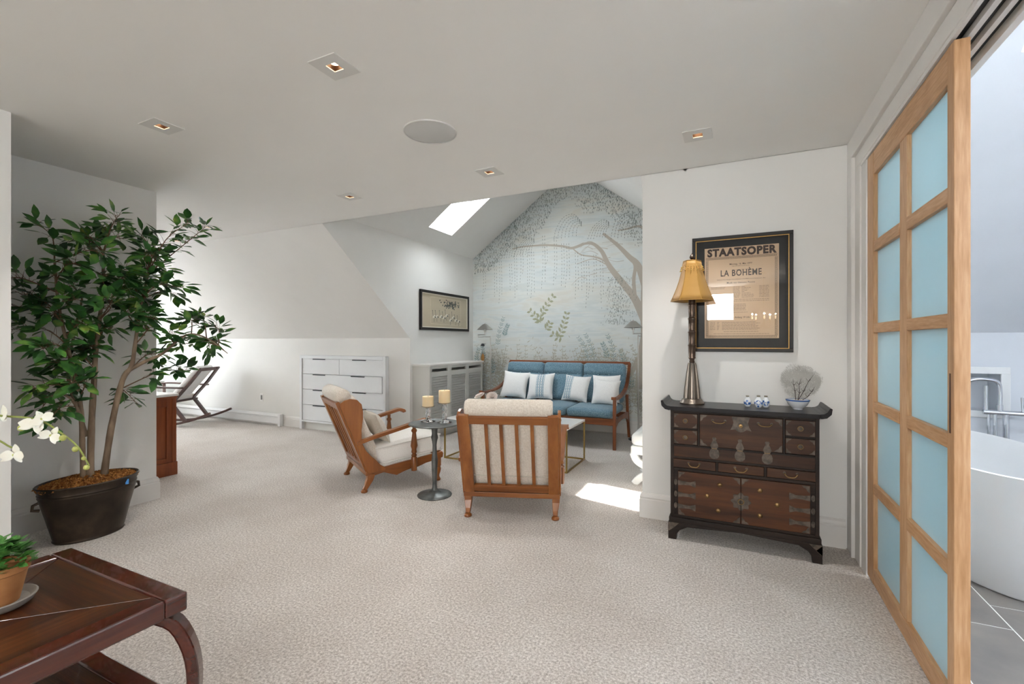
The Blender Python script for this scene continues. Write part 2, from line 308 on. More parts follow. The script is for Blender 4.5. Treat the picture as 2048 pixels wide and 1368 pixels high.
def slope_slab(x0, z0, x1, z1, y0, y1, hole, name, label):
    d = Vector((x1 - x0, 0, z1 - z0)); L = d.length; d.normalize(); nn = Vector((-d.z, 0, d.x))
    if nn.z < 0: nn = -nn
    mb = MB(); T = .22
    def slab(a0, a1, b0, b1):
        P = [Vector((x0, 0, z0)) + d * a for a in (a0, a1)]; vs = []
        for off in (0, T):
            for a, b in ((0, b0), (1, b0), (1, b1), (0, b1)):
                p = P[a] + nn * off; vs.append((p.x, b, p.z))
        mb.add(vs, [(0, 1, 2, 3), (7, 6, 5, 4), (0, 4, 5, 1), (1, 5, 6, 2), (2, 6, 7, 3), (3, 7, 4, 0)])
    if hole:
        a0, a1, b0, b1 = hole; slab(0, L, y0, b0); slab(0, L, b1, y1); slab(0, a0, b0, b1); slab(a1, L, b0, b1)
    else: slab(0, L, y0, y1)
    return struct(mb.build(name, 'paint'), label), (Vector((x0, 0, z0)), d, nn)
sq = math.sqrt(1 + SL * SL)
a0, a1 = (-3.455 - XL) * sq, (-2.72 - XL) * sq
_, (so, sd, sn) = slope_slab(XL, 2.506, RX, RZ, YC, YM, (a0, a1, 4.835, 5.36), 'ceiling_alcove_slope', 'white sloping alcove ceiling with a skylight')
slope_slab(XR, RZ - SL * (XR - RX), RX, RZ, YC, YM, None, 'ceiling_alcove_slope_right', 'white right-hand slope of the alcove ceiling')
struct(MB().prism([(XL - .1, ZC + .1), (XR, ZC + .1), (RX, RZ + .05)], YC - .06, YC, 'y').build('wall_gable_inner', 'paint'), 'white gable closing the alcove roof above the flat ceiling')
# skylight window
wn = struct(bpy.data.objects.new('window_1', None), 'skylight in the sloping alcove ceiling'); COL.objects.link(wn)
mb = MB()
def sp(a, y, off): p = so + sd * a + sn * off; return (p.x, y, p.z)
for (A0, A1, B0, B1) in ((a0, a0 + .03, 4.835, 5.36), (a1 - .03, a1, 4.835, 5.36), (a0 + .03, a1 - .03, 4.835, 4.865), (a0 + .03, a1 - .03, 5.33, 5.36)):
    mb.add([sp(A0, B0, .16), sp(A1, B0, .16), sp(A1, B1, .16), sp(A0, B1, .16), sp(A0, B0, .2), sp(A1, B0, .2), sp(A1, B1, .2), sp(A0, B1, .2)], [(0, 3, 2, 1), (4, 5, 6, 7), (0, 1, 5, 4), (1, 2, 6, 5), (2, 3, 7, 6), (3, 0, 4, 7)])
mb.build('window_frame', 'white_lacquer', wn)
# wall with the chest; left end chamfered at the top
struct(MB().prism([(XE, 0), (XD + .04, 0), (XD + .04, ZC), (XE - .012, ZC), (XE, ZC - .1)], YC, YC + .1, 'y').build('wall_front', 'paint'), 'warm white wall behind the chest and poster')
# left side walls
struct(box('wall_left', 'paint', (-4.2, 1.052, 0, -4.07, 2.1, ZC)), 'white wall behind the ficus tree')
struct(MB().box(-4.2, -4.3, 0, -3.322, 1.052, ZC).build('wall_left_near', 'paint'), 'white wall projecting beside the dark table')
struct(box('wall_bedroom', 'paint', (-9.6, 2.0, 0, -4.2, 2.1, ZC)), 'white bedroom wall behind the wooden chest')
def window_wall(name, plane, at, th, lo, hi, zt, wins, m, label):
    # wall along one axis with rectangular openings (u0,u1,z0,z1)
    mb = MB(); us = sorted({lo, hi} | {w[0] for w in wins} | {w[1] for w in wins}); zs = sorted({0, zt} | {w[2] for w in wins} | {w[3] for w in wins})
    for i in range(len(us) - 1):
        for j in range(len(zs) - 1):
            cu, cz = (us[i] + us[i + 1]) / 2, (zs[j] + zs[j + 1]) / 2
            if any(w[0] < cu < w[1] and w[2] < cz < w[3] for w in wins): continue
            if plane == 'x': mb.box(at, us[i], zs[j], at + th, us[i + 1], zs[j + 1])
            else: mb.box(us[i], at, zs[j], us[i + 1], at + th, zs[j + 1])
    return struct(mb.build(name, m), label)
window_wall('wall_bedroom_end', 'x', -9.7, .1, 2.0, YK, ZC + .1, [(2.7, 3.7, .95, 2.05)], 'paint', 'white end wall of the bedroom with its window')
window_wall('wall_rear', 'y', -4.3, .1, -3.4, 2.6, ZC, [(-0.54, -0.03, 1.69, 2.24)], 'paint', 'white wall behind the camera with its window')
window_wall('wall_rear_side', 'x', 2.5, .1, -4.3, -.45, ZC, [], 'paint', 'white side wall behind the camera')
# wall of the sliding door: header, near wall, bath side
struct(MB().box(XD, -.55, 0, XD + .12, .45, ZC).box(XD + .02, .45, 2.23, XD + .2, 3.0, 3.6).box(XD + .045, 3.0, 0, XD + .2, YK, 3.6).build('wall_right', 'paint'), 'wall holding the sliding door')
struct(box('wall_bath_divider', 'bath_paint', (XD, -.55, 0, 3.3, -.45, 3.6)), 'bathroom end wall')
cs = MB()
cs.box(XD - .012, .35, 2.285, XD + .03, YC, ZC).box(XD - .018, .35, 2.262, XD + .03, 3.235, 2.285).box(XD, .35, 2.19, XD + .03, 3.212, 2.262)
cs.box(XD - .012, 3.235, 0, XD + .06, YC, 2.285).box(XD - .018, 3.212, 0, XD + .05, 3.235, 2.262).box(XD, 3.10, 0, XD + .05, 3.212, 2.19)
cs.box(XD + .02, 2.99, 2.19, XD + .06, YC - .001, ZC - .001)
struct(cs.build('trim_1', 'trim_paint', bevel=.003), 'moulded white casing around the sliding door opening')
struct(MB().box(XD + .008, 3.0, 0, XD + .2, 3.10, 2.25).build('trim_2', 'trim_paint'), 'white jamb of the sliding door opening')
tk = struct(MB().box(XD + .004, .45, 2.172, XD + .016, 3.1, 2.2).box(XD + .045, .45, 2.172, XD + .062, 3.1, 2.2).box(XD + .088, .45, 2.172, XD + .104, 3.1, 2.2).box(XD + .128, .45, 2.16, XD + .15, 3.1, 2.2).box(XD + .004, .45, 2.2, XD + .15, 3.1, 2.23).build('trim_3', 'trim_paint'), 'white head track of the sliding door')
for k in range(3): box('track_groove', 'dark_metal', (XD + .017 + .042 * k, .45, 2.192, XD + .044 + .042 * k, 3.1, 2.199), tk)
# baseboards
def baseboard(name, path, h=.17, label=None):
    # path: list of (x, y) with the room on the left hand side
    prof = [(0, 0), (.018, 0), (.018, h - .045), (.014, h - .038), (.016, h - .028), (.012, h - .012), (.005, h), (0, h)]
    vs = []; fs = []; n = len(prof); P = [Vector(p + (0,)) for p in path]
    for i, p in enumerate(P):
        d0 = (P[i] - P[i - 1]).normalized() if i else (P[1] - P[0]).normalized(); d1 = (P[i + 1] - P[i]).normalized() if i < len(P) - 1 else d0
        n0 = Vector((-d0.y, d0.x, 0)); n1 = Vector((-d1.y, d1.x, 0)); nn = (n0 + n1); nn = nn / nn.dot(n0) if nn.length > 1e-6 else n0
        for (o, z) in prof: q = p + nn * o; vs.append((q.x, q.y, z))
    for i in range(len(P) - 1):
        for k in range(n):
            j = (k + 1) % n; fs.append((i * n + k, i * n + j, (i + 1) * n + j, (i + 1) * n + k))
    fs.append(tuple(range(n))); fs.append(tuple(range(len(vs) - n, len(vs))))
    return struct(MB().add(vs, fs).build(name, 'trim_paint'), label)
baseboard('baseboard_front', [(XD - .02, YC), (XE, YC), (XE, YC + .1)], label='tall moulded white baseboard behind the chest')
baseboard('baseboard_left', [(-4.2, 2.1), (-4.07, 2.1), (-4.07, 1.052)], label='tall moulded white baseboard behind the ficus')
baseboard('baseboard_back', [(XR, YM), (XL, YM)], .17, 'white baseboard under the mural')
baseboard('baseboard_knee', [(-5.56, YK), (-9.6, YK)], .15, 'white baseboard of the knee wall')
baseboard('baseboard_alcove', [(XR, YC + .12), (XR, YM)], .17, 'white baseboard on the right of the alcove')
# bathroom shell
BK = .81; bz = lambda y: ZK + .02 + BK * (YK - y)
struct(box('floor_bath', 'grout', (XD + .03, -.55, -.14, 3.3, YK, -.0032)), 'dark slate tiled bathroom floor')
fb = bpy.data.objects['floor_bath']
tm = {}
tx = 1.067; TW, TL = .30, .60
for ci, col in enumerate(range(-2, 8)):
    x0 = tx + (col - 1) * TW; x1 = x0 + TW
    if x1 < XD + .05 or x0 > 3.2: continue
    off = 2.917 if col % 2 else 2.707
    for r in range(-7, 5):
        y0 = off + r * TL; y1 = y0 + TL
        xa, xb, ya, yb = max(x0, XD + .04), min(x1, 3.28), max(y0, -.5), min(y1, YK - .01)
        if yb - ya < .05 or xb - xa < .03: continue
        box('tile', 'tile', (xa + .003, ya + .003, -.012, xb - .003, yb - .003, -.002), fb)
struct(box('wall_bath_knee', 'bath_paint', (XD + .2, YK, 0, 1.40, YK + .1, ZK + .02)), 'pale blue-white low bathroom wall')
# niche in the bathroom wall: x 1.50-1.79, z .70-.98
nb = MB().box(1.40, YK, 0, 3.3, YK + .1, .70).box(1.40, YK, .98, 3.3, YK + .1, ZK + .02).box(1.40, YK, .70, 1.50, YK + .1, .98).box(1.79, YK, .70, 3.3, YK + .1, .98).box(1.5, YK + .2, .70, 1.79, YK + .22, .98)
nb.box(1.48, YK + .1, .68, 1.81, YK + .2, .70).box(1.48, YK + .1, .98, 1.81, YK + .2, 1.0).box(1.48, YK + .1, .7, 1.5, YK + .2, .98).box(1.79, YK + .1, .7, 1.81, YK + .2, .98)
struct(nb.build('wall_bath_back', 'bath_paint'), 'pale bathroom wall with a recessed niche')
struct(MB().box(1.45, YK - .012, .65, 1.843, YK, .70).box(1.45, YK - .012, .98, 1.843, YK, 1.031).box(1.45, YK - .012, .7, 1.5, YK, .98).box(1.79, YK - .012, .7, 1.843, YK, .98).build('trim_4', 'white_lacquer', bevel=.003), 'flat white frame around the bathroom niche')
def bslab(y0, y1, x0, x1): return [(x0, y0, bz(y0)), (x1, y0, bz(y0)), (x1, y1, bz(y1)), (x0, y1, bz(y1)), (x0, y0, bz(y0) + .2), (x1, y0, bz(y0) + .2), (x1, y1, bz(y1) + .2), (x0, y1, bz(y1) + .2)]
mb = MB(); BF = [(0, 3, 2, 1), (4, 5, 6, 7), (0, 1, 5, 4), (1, 2, 6, 5), (2, 3, 7, 6), (3, 0, 4, 7)]
for a in ((1.9, 2.25, XD + .04, 3.3), (3.09, YK, XD + .04, 3.3), (2.25, 3.09, XD + .04, 1.245), (2.25, 3.09, 2.3, 3.3)): mb.add(bslab(*a), BF)
struct(mb.build('ceiling_bath_slope', 'bath_paint'), 'sloping bathroom ceiling with a skylight')
struct(MB().box(XD + .04, -.55, bz(1.9), 3.3, 1.9, bz(1.9) + .1).build('ceiling_bath', 'bath_paint'), 'white bathroom ceiling')
window_wall('wall_bath_right', 'x', 3.2, .1, -.5, YK, 3.7, [], 'bath_paint', 'pale bathroom side wall')
# ------------------------------------------------------------------ recessed downlights and speaker
def downlight(x, y, label):
    t = thing('recessed_downlight', label, 'ceiling light', (x, y, ZC), 0, 'square recessed downlights in the flat ceiling')
    o = .075; i = .026
    MB().box(-o, -o, -.004, o, -i, .0).box(-o, i, -.004, o, o, .0).box(-o, -i, -.004, -i, i, .0).box(i, -i, -.004, o, i, .0).build('trim_plate', 'trim_white', t)
    h = .027
    MB().box(-h - .002, -h, .0, -h, h, .085).box(h, -h, .0, h + .002, h, .085).box(-h, -h - .002, .0, h, -h, .085).box(-h, h, .0, h, h + .002, .085).box(-h, -h, .083, h, h, .085).build('housing', 'copper_dark', t)
    MB().lathe([(.001, .014), (.019, .015), (.022, .022), (.016, .05), (.001, .06)], 14).build('lamp', 'glow', t, smooth=40)
    d = bpy.data.lights.new('downlight', 'SPOT'); d.energy = 21; d.spot_size = 1.5; d.spot_blend = .6; d.color = (1, .96, .91); d.shadow_soft_size = .02
    l = bpy.data.objects.new('light', d); COL.objects.link(l); l.parent = t; l.location = (0, 0, -.008)
for (x, y), lb in zip(HOLES, ['white square downlight over the carpet between the ceiling speaker and the dark table', 'white square downlight above the ficus tree', 'white square downlight between the round ceiling speaker and the alcove',
                              'white square downlight above the wooden armchair with the lumbar pillow', 'white square downlight above the dark carved chest', 'white square downlight near the bedroom end of the ceiling', 'white square downlight deepest in the bedroom ceiling']): downlight(x, y, lb)
t = thing('ceiling_speaker', 'round grey flush ceiling speaker grille', 'speaker', (-1.525, 2.148, ZC))
MB().lathe([(.001, -.006), (.135, -.006), (.142, -.003), (.142, 0), (.001, 0)], 40).build('grille', 'speaker_grey', t, smooth=40)
MB().lathe([(.142, -.007), (.147, -.007), (.147, 0), (.142, 0)], 40, ring=True).build('rim', 'trim_white', t, smooth=40)
# ------------------------------------------------------------------ sliding door
door = struct(bpy.data.objects.new('door_1', None), 'light wood sliding door with ten frosted glass panes'); COL.objects.link(door)
X0, X1, Y0, Y1, Z0, Z1 = .618, .658, 1.915, 2.973, .02, 2.165
ST = [(Y0, 1.967), (2.37, 2.462), (2.86, Y1)]
RZs = [(Z0, .10), (.468, .517), (.877, .925), (1.266, 1.312), (1.668, 1.719), (2.05, Z1)]
box('stile', 'oak_v', (X0, ST[0][0], Z0, X1, ST[0][1], Z1), door, .002); box('stile', 'oak_v', (X0, ST[2][0], Z0, X1, ST[2][1], Z1), door, .002)
box('mullion', 'oak_v', (X0 + .003, ST[1][0], RZs[0][1], X1 - .003, ST[1][1], RZs[5][0]), door, .002)
for k, (z0, z1) in enumerate(RZs):
    for a, b in (((ST[0][1], ST[2][0]),) if k in (0, 5) else ((ST[0][1], ST[1][0]), (ST[1][1], ST[2][0]))): box('rail', 'oak_h', (X0 + .001, a, z0, X1 - .001, b, z1), door, .002)
for k in range(5):
    for a, b in ((ST[0][1], ST[1][0]), (ST[1][1], ST[2][0])): box('pane', 'frosted_glass', (X0 + .018, a, RZs[k][1], X0 + .024, b, RZs[k + 1][0]), door)
MB().box(X0 - .0008, 1.938, .93, X0 + .002, 1.95, 1.12).build('finger_pull', 'elm_red', door, bevel=.0005)
# ------------------------------------------------------------------ chest
def korean_chest():
    t = thing('medicine_chest', 'dark wooden chest with metal fittings and upturned black top against the wall', 'chest', (0, 3.06, 0))
    XA, XB, D = -.363, .421, .27
    # the case: dark frame members
    mb = MB().box(XA, .012, .135, XB, D, .80)
    for x in (XA, XB - .02): mb.box(x, 0, .135, x + .02, .012, .80)
    for z0, z1 in ((.135, .15), (.425, .442), (.50, .512), (.575, .587), (.785, .80)): mb.box(XA + .02, 0, z0, XB - .02, .012, z1)
    for x in (-.2, .251): mb.box(x - .006, 0, .587, x + .006, .012, .785)
    for x in (-.098, .158): mb.box(x - .006, 0, .442, x + .006, .012, .50)
    mb.build('case', 'ebony_frame', t, bevel=.002)
    tp = MB().box(-.36, -.05, .80, .419, D + .01, .826)
    for s, xa in ((-1, -.36), (1, .419)):
        pts = [(xa, 0, .813), (xa + s * .025, 0, .818), (xa + s * .042, 0, .833), (xa + s * .05, 0, .86)]
        tp.sweep([(p[0], (D - .04) / 2, p[2]) for p in pts], D + .06, [.026, .026, .022, .012], (0, 1, 0))
    tp.build('top', 'ebony_top', t, bevel=.003)
    box('frieze_panel', 'elm', (XA + .02, .004, .512, XB - .02, .012, .575), t)
    def corner(par, x, z, sx, sz, s, y):
        MB().prism([(x, z), (x + sx * s, z), (x + sx * s * .75, z + sz * s * .3), (x + sx * s * .45, z + sz * s * .4), (x + sx * s * .3, z + sz * s * .75), (x, z + sz * s)], y - .0015, y, 'y').build('corner_plate', 'chest_iron', par)
    def corners(par, x0, z0, x1, z1, s, y):
        for x, sx in ((x0, 1), (x1, -1)):
            for z, sz in ((z0, 1), (z1, -1)): corner(par, x, z, sx, sz, s, y)
    for x0, x1 in ((-.343, -.207), (.258, .401)):
        for z0, z1 in ((.592, .678), (.692, .78)):
            d = box('drawer', 'elm', (x0, -.006, z0, x1, .012, z1), t, .0015); corners(d, x0 + .003, z0 + .003, x1 - .003, z1 - .003, .026, -.006)
            cx, cz = (x0 + x1) / 2, (z0 + z1) / 2
            MB().lathe([(.001, -.0075), (.011, -.0075), (.011, -.006), (.001, -.006)], 16, (cx, 0, cz), axis='y').build('rosette', 'chest_iron', d)
            MB().tube([(cx + .013 * math.cos(a), -.012, cz + .013 * math.sin(a)) for a in [2 * PI * i / 14 for i in range(15)]], .0022, 6).build('ring_pull', 'aged_brass', d, smooth=60)
    # drop front panel
    p = box('drop_front', 'elm', (-.193, -.006, .59, .244, .012, .782), t, .0015)
    corners(p, -.19, .593, .241, .779, .04, -.006)
    MB().prism([(-.018, .78), (.078, .78), (.068, .745), (.075, .72), (.086, .70), (.06, .705), (.045, .694), (.03, .69), (.015, .694), (0, .705), (-.026, .70), (-.015, .72), (-.008, .745)], -.008, -.006, 'y').build('lock_plate', 'chest_iron', p)
    MB().lathe([(.001, -.02), (.011, -.018), (.012, -.008), (.001, -.008)], 14, (.03, 0, .728), axis='y').build('knob', 'aged_brass', p, smooth=50)
    def bail(par, cx, cz, wd, drop, y):
        MB().tube(bez([(cx - wd, y - .004, cz), (cx - wd, y - .014, cz - .002), (cx - wd * .6, y - .016, cz - drop), (cx, y - .017, cz - drop * 1.15), (cx + wd * .6, y - .016, cz - drop), (cx + wd, y - .014, cz - .002), (cx + wd, y - .004, cz)], 4), .0032, 7).build('bail_handle', 'aged_brass', par, smooth=60)
        for s in (-1, 1): MB().lathe([(.001, y - .003), (.0075, y - .002), (.0075, y), (.001, y)], 12, (cx + s * wd, 0, cz), axis='y').build('handle_rosette', 'chest_iron', par)
    bail(p, -.087, .75, .034, .012, -.006); bail(p, .155, .75, .034, .012, -.006)
    def gourd(cx):
        pts = [(.008, .648), (.012, .64), (.008, .63), (.016, .615), (.022, .598), (.017, .585), (.013, .580), (.022, .572), (.028, .555), (.026, .535), (.015, .522), (0, .518)]
        poly = [(cx + x, z) for x, z in pts] + [(cx - x, z) for x, z in pts[::-1][1:]]
        MB().prism(poly, -.0085, -.0062, 'y').build('gourd_hinge', 'chest_iron', p); box('hinge_pin', 'aged_brass', (cx - .014, -.0105, .5795, cx + .014, -.0085, .583), p)
    for cx in (-.112, .026, .167): gourd(cx)
    for x0, x1 in ((-.345, -.106), (-.09, .15), (.166, .402)):
        d = box('long_drawer', 'elm', (x0, -.004, .446, x1, .012, .497), t, .0015); bail(d, (x0 + x1) / 2, .479, .031, .017, -.004)
    for side, x0, x1 in ((-1, -.318, .0295), (1, .0325, .377)):
        d = box('cabinet_door', 'elm_red', (x0, -.006, .153, x1, .012, .422), t, .0015); corners(d, x0 + .003, .156, x1 - .003, .419, .038, -.006)
        xo = x0 if side < 0 else x1; s = -side
        for z in (.352, .28, .208):
            hl = [(0, .016), (.03, .011), (.07, .009), (.1, .02), (.102, 0)]
            MB().prism([(xo + s * a, z + b) for a, b in hl] + [(xo + s * a, z - b) for a, b in hl[::-1][1:]], -.008, -.006, 'y').build('strap_hinge', 'chest_iron', d)
            MB().prism([(xo - s * (.004 + .012 * (1 + math.cos(a)) / 1.2), z + .018 * math.sin(a)) for a in [2 * PI * i / 10 for i in range(10)]], -.003, .001, 'y').build('hinge_leaf', 'chest_iron', d)
        for (a, b) in (((-.082, .367), (-.152, .29), (-.091, .212)) if side < 0 else ((.13, .362), (.217, .291), (.13, .216))):
            MB().lathe([(.001, -.012), (.007, -.011), (.012, -.0085), (.013, -.006), (.001, -.006)], 16, (a, 0, b), axis='y').build('stud', 'aged_brass', d, smooth=50)
        c = .031; poly = []
        for i in range(25):
            a = PI / 2 + side * -PI * i / 24; r = .047 + .006 * math.cos(8 * a); poly.append((c + r * math.cos(a) + side * .0016, .284 + r * math.sin(a)))
        MB().prism(poly, -.0085, -.0062, 'y').build('lock_half_plate', 'chest_iron', d)
    MB().tube([(.031 + .015 * math.cos(a), -.013, .284 + .015 * math.sin(a)) for a in [2 * PI * i / 16 for i in range(17)]], .0028, 6).build('lock_ring', 'aged_brass', t, smooth=60)
    bs = MB().box(XA - .008, -.012, .105, XB + .008, D, .135)
    sk = [(XA - .012, .105), (XA - .012, 0), (XA + .035, 0), (XA + .038, .035), (XA + .055, .06), (XA + .10, .085), (XA + .2, .09), ((XA + XB) / 2, .1), (XB - .2, .09), (XB - .10, .085), (XB - .055, .06), (XB - .038, .035), (XB - .035, 0), (XB + .012, 0), (XB + .012, .105)]
    bs.prism(sk, -.014, .012, 'y')
    for xa, xb in ((XA - .012, XA + .014), (XB - .014, XB + .012)): bs.prism([(.012, .105), (.012, 0), (.045, 0), (.06, .06), (.2, .06), (.22, 0), (D, 0), (D, .105)], xa, xb, 'x')
    bs.build('footed_base', 'ebony_frame', t, bevel=.002)
    for x0, x1 in ((XA - .0125, XA + .05), (XB - .05, XB + .0125)): MB().prism([(x0, .103), (x1, .103), ((x0 + x1) / 2, .07), (x0 if x0 < 0 else x1, .045)], -.0155, -.014, 'y').build('corner_iron', 'chest_iron', t)
korean_chest()
# lamp on the chest
t = thing('table_lamp', 'tall bronze table lamp with fluted column and gold bell shade on the chest', 'lamp', (-.248, 3.19, .826))
MB().lathe([(.001, 0), (.074, 0), (.075, .008), (.066, .016), (.06, .03), (.05, .036), (.001, .036)], 32).build('base', 'lamp_silver', t, smooth=40)
fl = MB(); N = 48; vs = []; prof = [(.048, .036), (.043, .1), (.034, .18), (.025, .25), (.021, .262)]
for r, z in prof:
    for i in range(N): a = 2 * PI * i / N; rr = r * (1 + .07 * (1 if i % 4 < 2 else -1)); vs.append((rr * math.cos(a), rr * math.sin(a), z))
fl.add(vs, [(k * N + i, k * N + (i + 1) % N, (k + 1) * N + (i + 1) % N, (k + 1) * N + i) for k in range(4) for i in range(N)] + [tuple(range(4 * N, 5 * N))]); fl.build('fluted_column', 'lamp_silver', t, smooth=25)
pr = [(.001, .262), (.014, .262), (.018, .268), (.014, .275), (.016, .285), (.022, .29)]
for k in range(5): z = .29 + k * .085; pr += [(.0225, z + .002), (.0205, z + .01), (.0225, z + .075), (.0245, z + .08), (.0245, z + .085)]
pr += [(.012, .72), (.006, .73), (.006, .9), (.001, .9)]
MB().lathe(pr, 18).build('stem', 'lamp_bronze', t, smooth=35)
SH = [(.128, .655), (.112, .69), (.092, .74), (.076, .79), (.064, .84), (.056, .885), (.052, .91)]; NS = 6; vs = []; fs = []; sub = 6; nn = NS * sub
for r, z in SH:
    for i in range(nn):
        a = 2 * PI * i / nn; seg = (i % sub) / sub; k = math.cos(PI / NS) / math.cos((seg - .5) * 2 * PI / NS); k = 1 - (1 - k) * .7; vs.append((r * k * math.cos(a), r * k * math.sin(a), z))
fs = [(k * nn + i, k * nn + (i + 1) % nn, (k + 1) * nn + (i + 1) % nn, (k + 1) * nn + i) for k in range(len(SH) - 1) for i in range(nn)]
sh = MB().add(vs, fs).build('lamp_shade', 'shade_gold', t, smooth=15, rec=False); so_ = sh.modifiers.new('thick', 'SOLIDIFY'); so_.thickness = .003
tr = MB()
for i in range(NS):
    a = 2 * PI * i / NS; tr.tube([(r * 1.012 * math.cos(a), r * 1.012 * math.sin(a), z) for r, z in SH], .0018, 5)
rim = lambda r, z: [(r * k * math.cos(a), r * k * math.sin(a), z) for i in range(nn + 1) for a in [2 * PI * i / nn] for k in [1 - (1 - math.cos(PI / NS) / math.cos(((i % sub) / sub - .5) * 2 * PI / NS)) * .7]]
tr.tube(rim(.129, .656), .0025, 5); tr.tube(rim(.053, .91), .002, 5); tr.build('piping', 'shade_gold', sh, smooth=60)
bd = MB()
for i in range(24):
    a = 2 * PI * i / 24; r = .064
    for k, (dz, rr) in enumerate(((.87, .004), (.858, .0035), (.848, .005))):
        if k == 2 and i % 2: continue
        bd.lathe([(.0005, -rr), (rr * .8, -rr * .5), (rr, 0), (rr * .8, rr * .5), (.0005, rr)], 6, ((r + k * .003) * math.cos(a), (r + k * .003) * math.sin(a), dz))
tag(bd.build('bead_fringe', 'bead', sh, smooth=60), kind='stuff')
MB().lathe([(.001, .905), (.008, .91), (.006, .918), (.015, .93), (.014, .94), (.004, .955), (.001, .96)], 14).build('finial', 'lamp_bronze', t, smooth=40)
# jars
def jar(x, y, s, lb, cols):
    t = thing('snuff_jar', lb, 'jar', (x, y, .827), 0, 'blue and white jars on the chest')
    MB().lathe([(.001, 0), (.012 * s, 0), (.019 * s, .012 * s), (.0215 * s, .026 * s), (.0195 * s, .04 * s), (.011 * s, .052 * s), (.009 * s, .058 * s), (.001, .058 * s)], 20).build('body', 'porcelain', t, smooth=40)
    pm = MB()
    for (az, z, r) in cols:
        vs = [(0, 0, 0)]
        pts = []
        for i in range(10):
            a = 2 * PI * i / 10; aa = az + r * math.cos(a) / .021; zz = (z + r * math.sin(a)) * s; rr = .0219 * s * math.sqrt(max(.1, 1 - ((zz / s - .027) / .036) ** 2)); pts.append((rr * math.cos(aa), rr * math.sin(aa), zz))
        pm.add(pts, [tuple(range(10))])
    pm.build('painted_decoration', 'cobalt', t)
    MB().lathe([(.001, .058 * s), (.0085 * s, .058 * s), (.0095 * s, .066 * s), (.001, .067 * s)], 12).build('stopper', 'jar_stopper', t)
jar(.069, 3.2, 1., 'small blue and white jar with a dark stopper on the chest', [(-1.7, .02, .011), (-2.5, .022, .008), (-1.0, .02, .008), (-1.7, .036, .006)])
jar(.128, 3.18, 1.08, 'middle blue and white jar painted with a round medallion on the chest', [(-1.7, .028, .013), (-2.7, .025, .007), (-.7, .025, .007), (-1.7, .007, .006)])
jar(.168, 3.205, 1.05, 'blue and white jar beside the medallion jar, nearest the bowl on the chest', [(-1.6, .02, .012), (-2.3, .034, .007), (-1.0, .03, .007)])
t = thing('porcelain_bowl', 'blue-rimmed porcelain bowl holding shells on the chest', 'bowl', (.331, 3.19, .827))
MB().lathe([(.001, 0), (.026, 0), (.027, .006), (.03, .009), (.048, .026), (.06, .05), (.062, .056), (.058, .056), (.046, .028), (.028, .012), (.001, .011)], 32).build('body', 'porcelain', t, smooth=40)
MB().lathe([(.0605, .05), (.0635, .0565), (.057, .0575), (.0585, .052)], 32, ring=True).build('rim_band', 'cobalt', t, smooth=40)
dm = MB()
for i in range(18):
    a = 2 * PI * i / 18; r0 = .0445; dm.add([((r0 + k) * math.cos(a + q), (r0 + k) * math.sin(a + q), z) for k, q, z in ((-.004, -.1, .021), (.003, -.12, .028), (.0075, .02, .034), (.001, .12, .026))], [(0, 1, 2, 3)])
dm.build('painted_band', 'cobalt', t)
for (x, y, z, r, lb) in ((.318, 3.18, .868, .02, 'round cream shell in the bowl beside the twigs'), (.352, 3.185, .868, .021, 'flat cream shell in the bowl near its rim'), (.335, 3.205, .870, .017, 'small cream shell behind the others in the bowl')):
    o = MB().lathe([(.0005, -r * .6), (r * .7, -r * .4), (r, 0), (r * .85, r * .35), (r * .4, r * .65), (.0005, r * .75)], 16, sx=1.1).build('seashell', 'shell', smooth=50); o.location = (x, y, z); o.rotation_euler = (.3, .2, rnd.random() * 3); tag(o, lb, 'shell', 'shells in the bowl')
# sea fan: a flat lacework of fine branches
t = thing('sea_fan', 'pale grey lacy sea fan standing in the bowl behind the twigs', 'coral', (.335, 3.215, .865))
sf = MB(); seen = []
def fan(p, ang, L, w, depth):
    if depth == 0 or len(seen) > 2600: return
    q = (p[0] + L * math.cos(ang), p[1] + L * math.sin(ang)); d = math.hypot(q[0] - .012, (q[1] - .125) * .95)
    if d > .105: return
    nx, nz = -math.sin(ang) * w, math.cos(ang) * w; seen.append(1)
    sf.add([(p[0] - nx, 0, p[1] - nz), (p[0] + nx, 0, p[1] + nz), (q[0] + nx * .8, .001, q[1] + nz * .8), (q[0] - nx * .8, .001, q[1] - nz * .8)], [(0, 1, 2, 3)])
    for s in (-1, 1):
        fan(q, ang + s * (.28 + .25 * rnd.random()), L * (.86 + .12 * rnd.random()), max(w * .8, .00045), depth - 1)
for a in (.9, 1.25, 1.55, 1.9, 2.25): fan((0, 0), a, .028, .0016, 10)
for k in range(2400):
    a = rnd.random() * 2 * PI; r = .1 * (1 + .09 * math.sin(3 * a + 1) + .05 * math.sin(7 * a)) * math.sqrt(rnd.random()); x, z = .012 + r * math.cos(a), .125 + r * math.sin(a); b = rnd.random() * PI; L = .007
    sf.add([(x - L * math.cos(b), .0005, z - L * math.sin(b)), (x + L * math.cos(b), .0005, z + L * math.sin(b)), (x + L * math.cos(b) + .0006, .0005, z + L * math.sin(b) + .0006), (x - L * math.cos(b) + .0006, .0005, z - L * math.sin(b) + .0006)], [(0, 1, 2, 3)])
o = sf.build('lacework', 'sea_fan', t, rec=False); o['kind'] = 'stuff'; so_ = o.modifiers.new('thick', 'SOLIDIFY'); so_.thickness = .0008
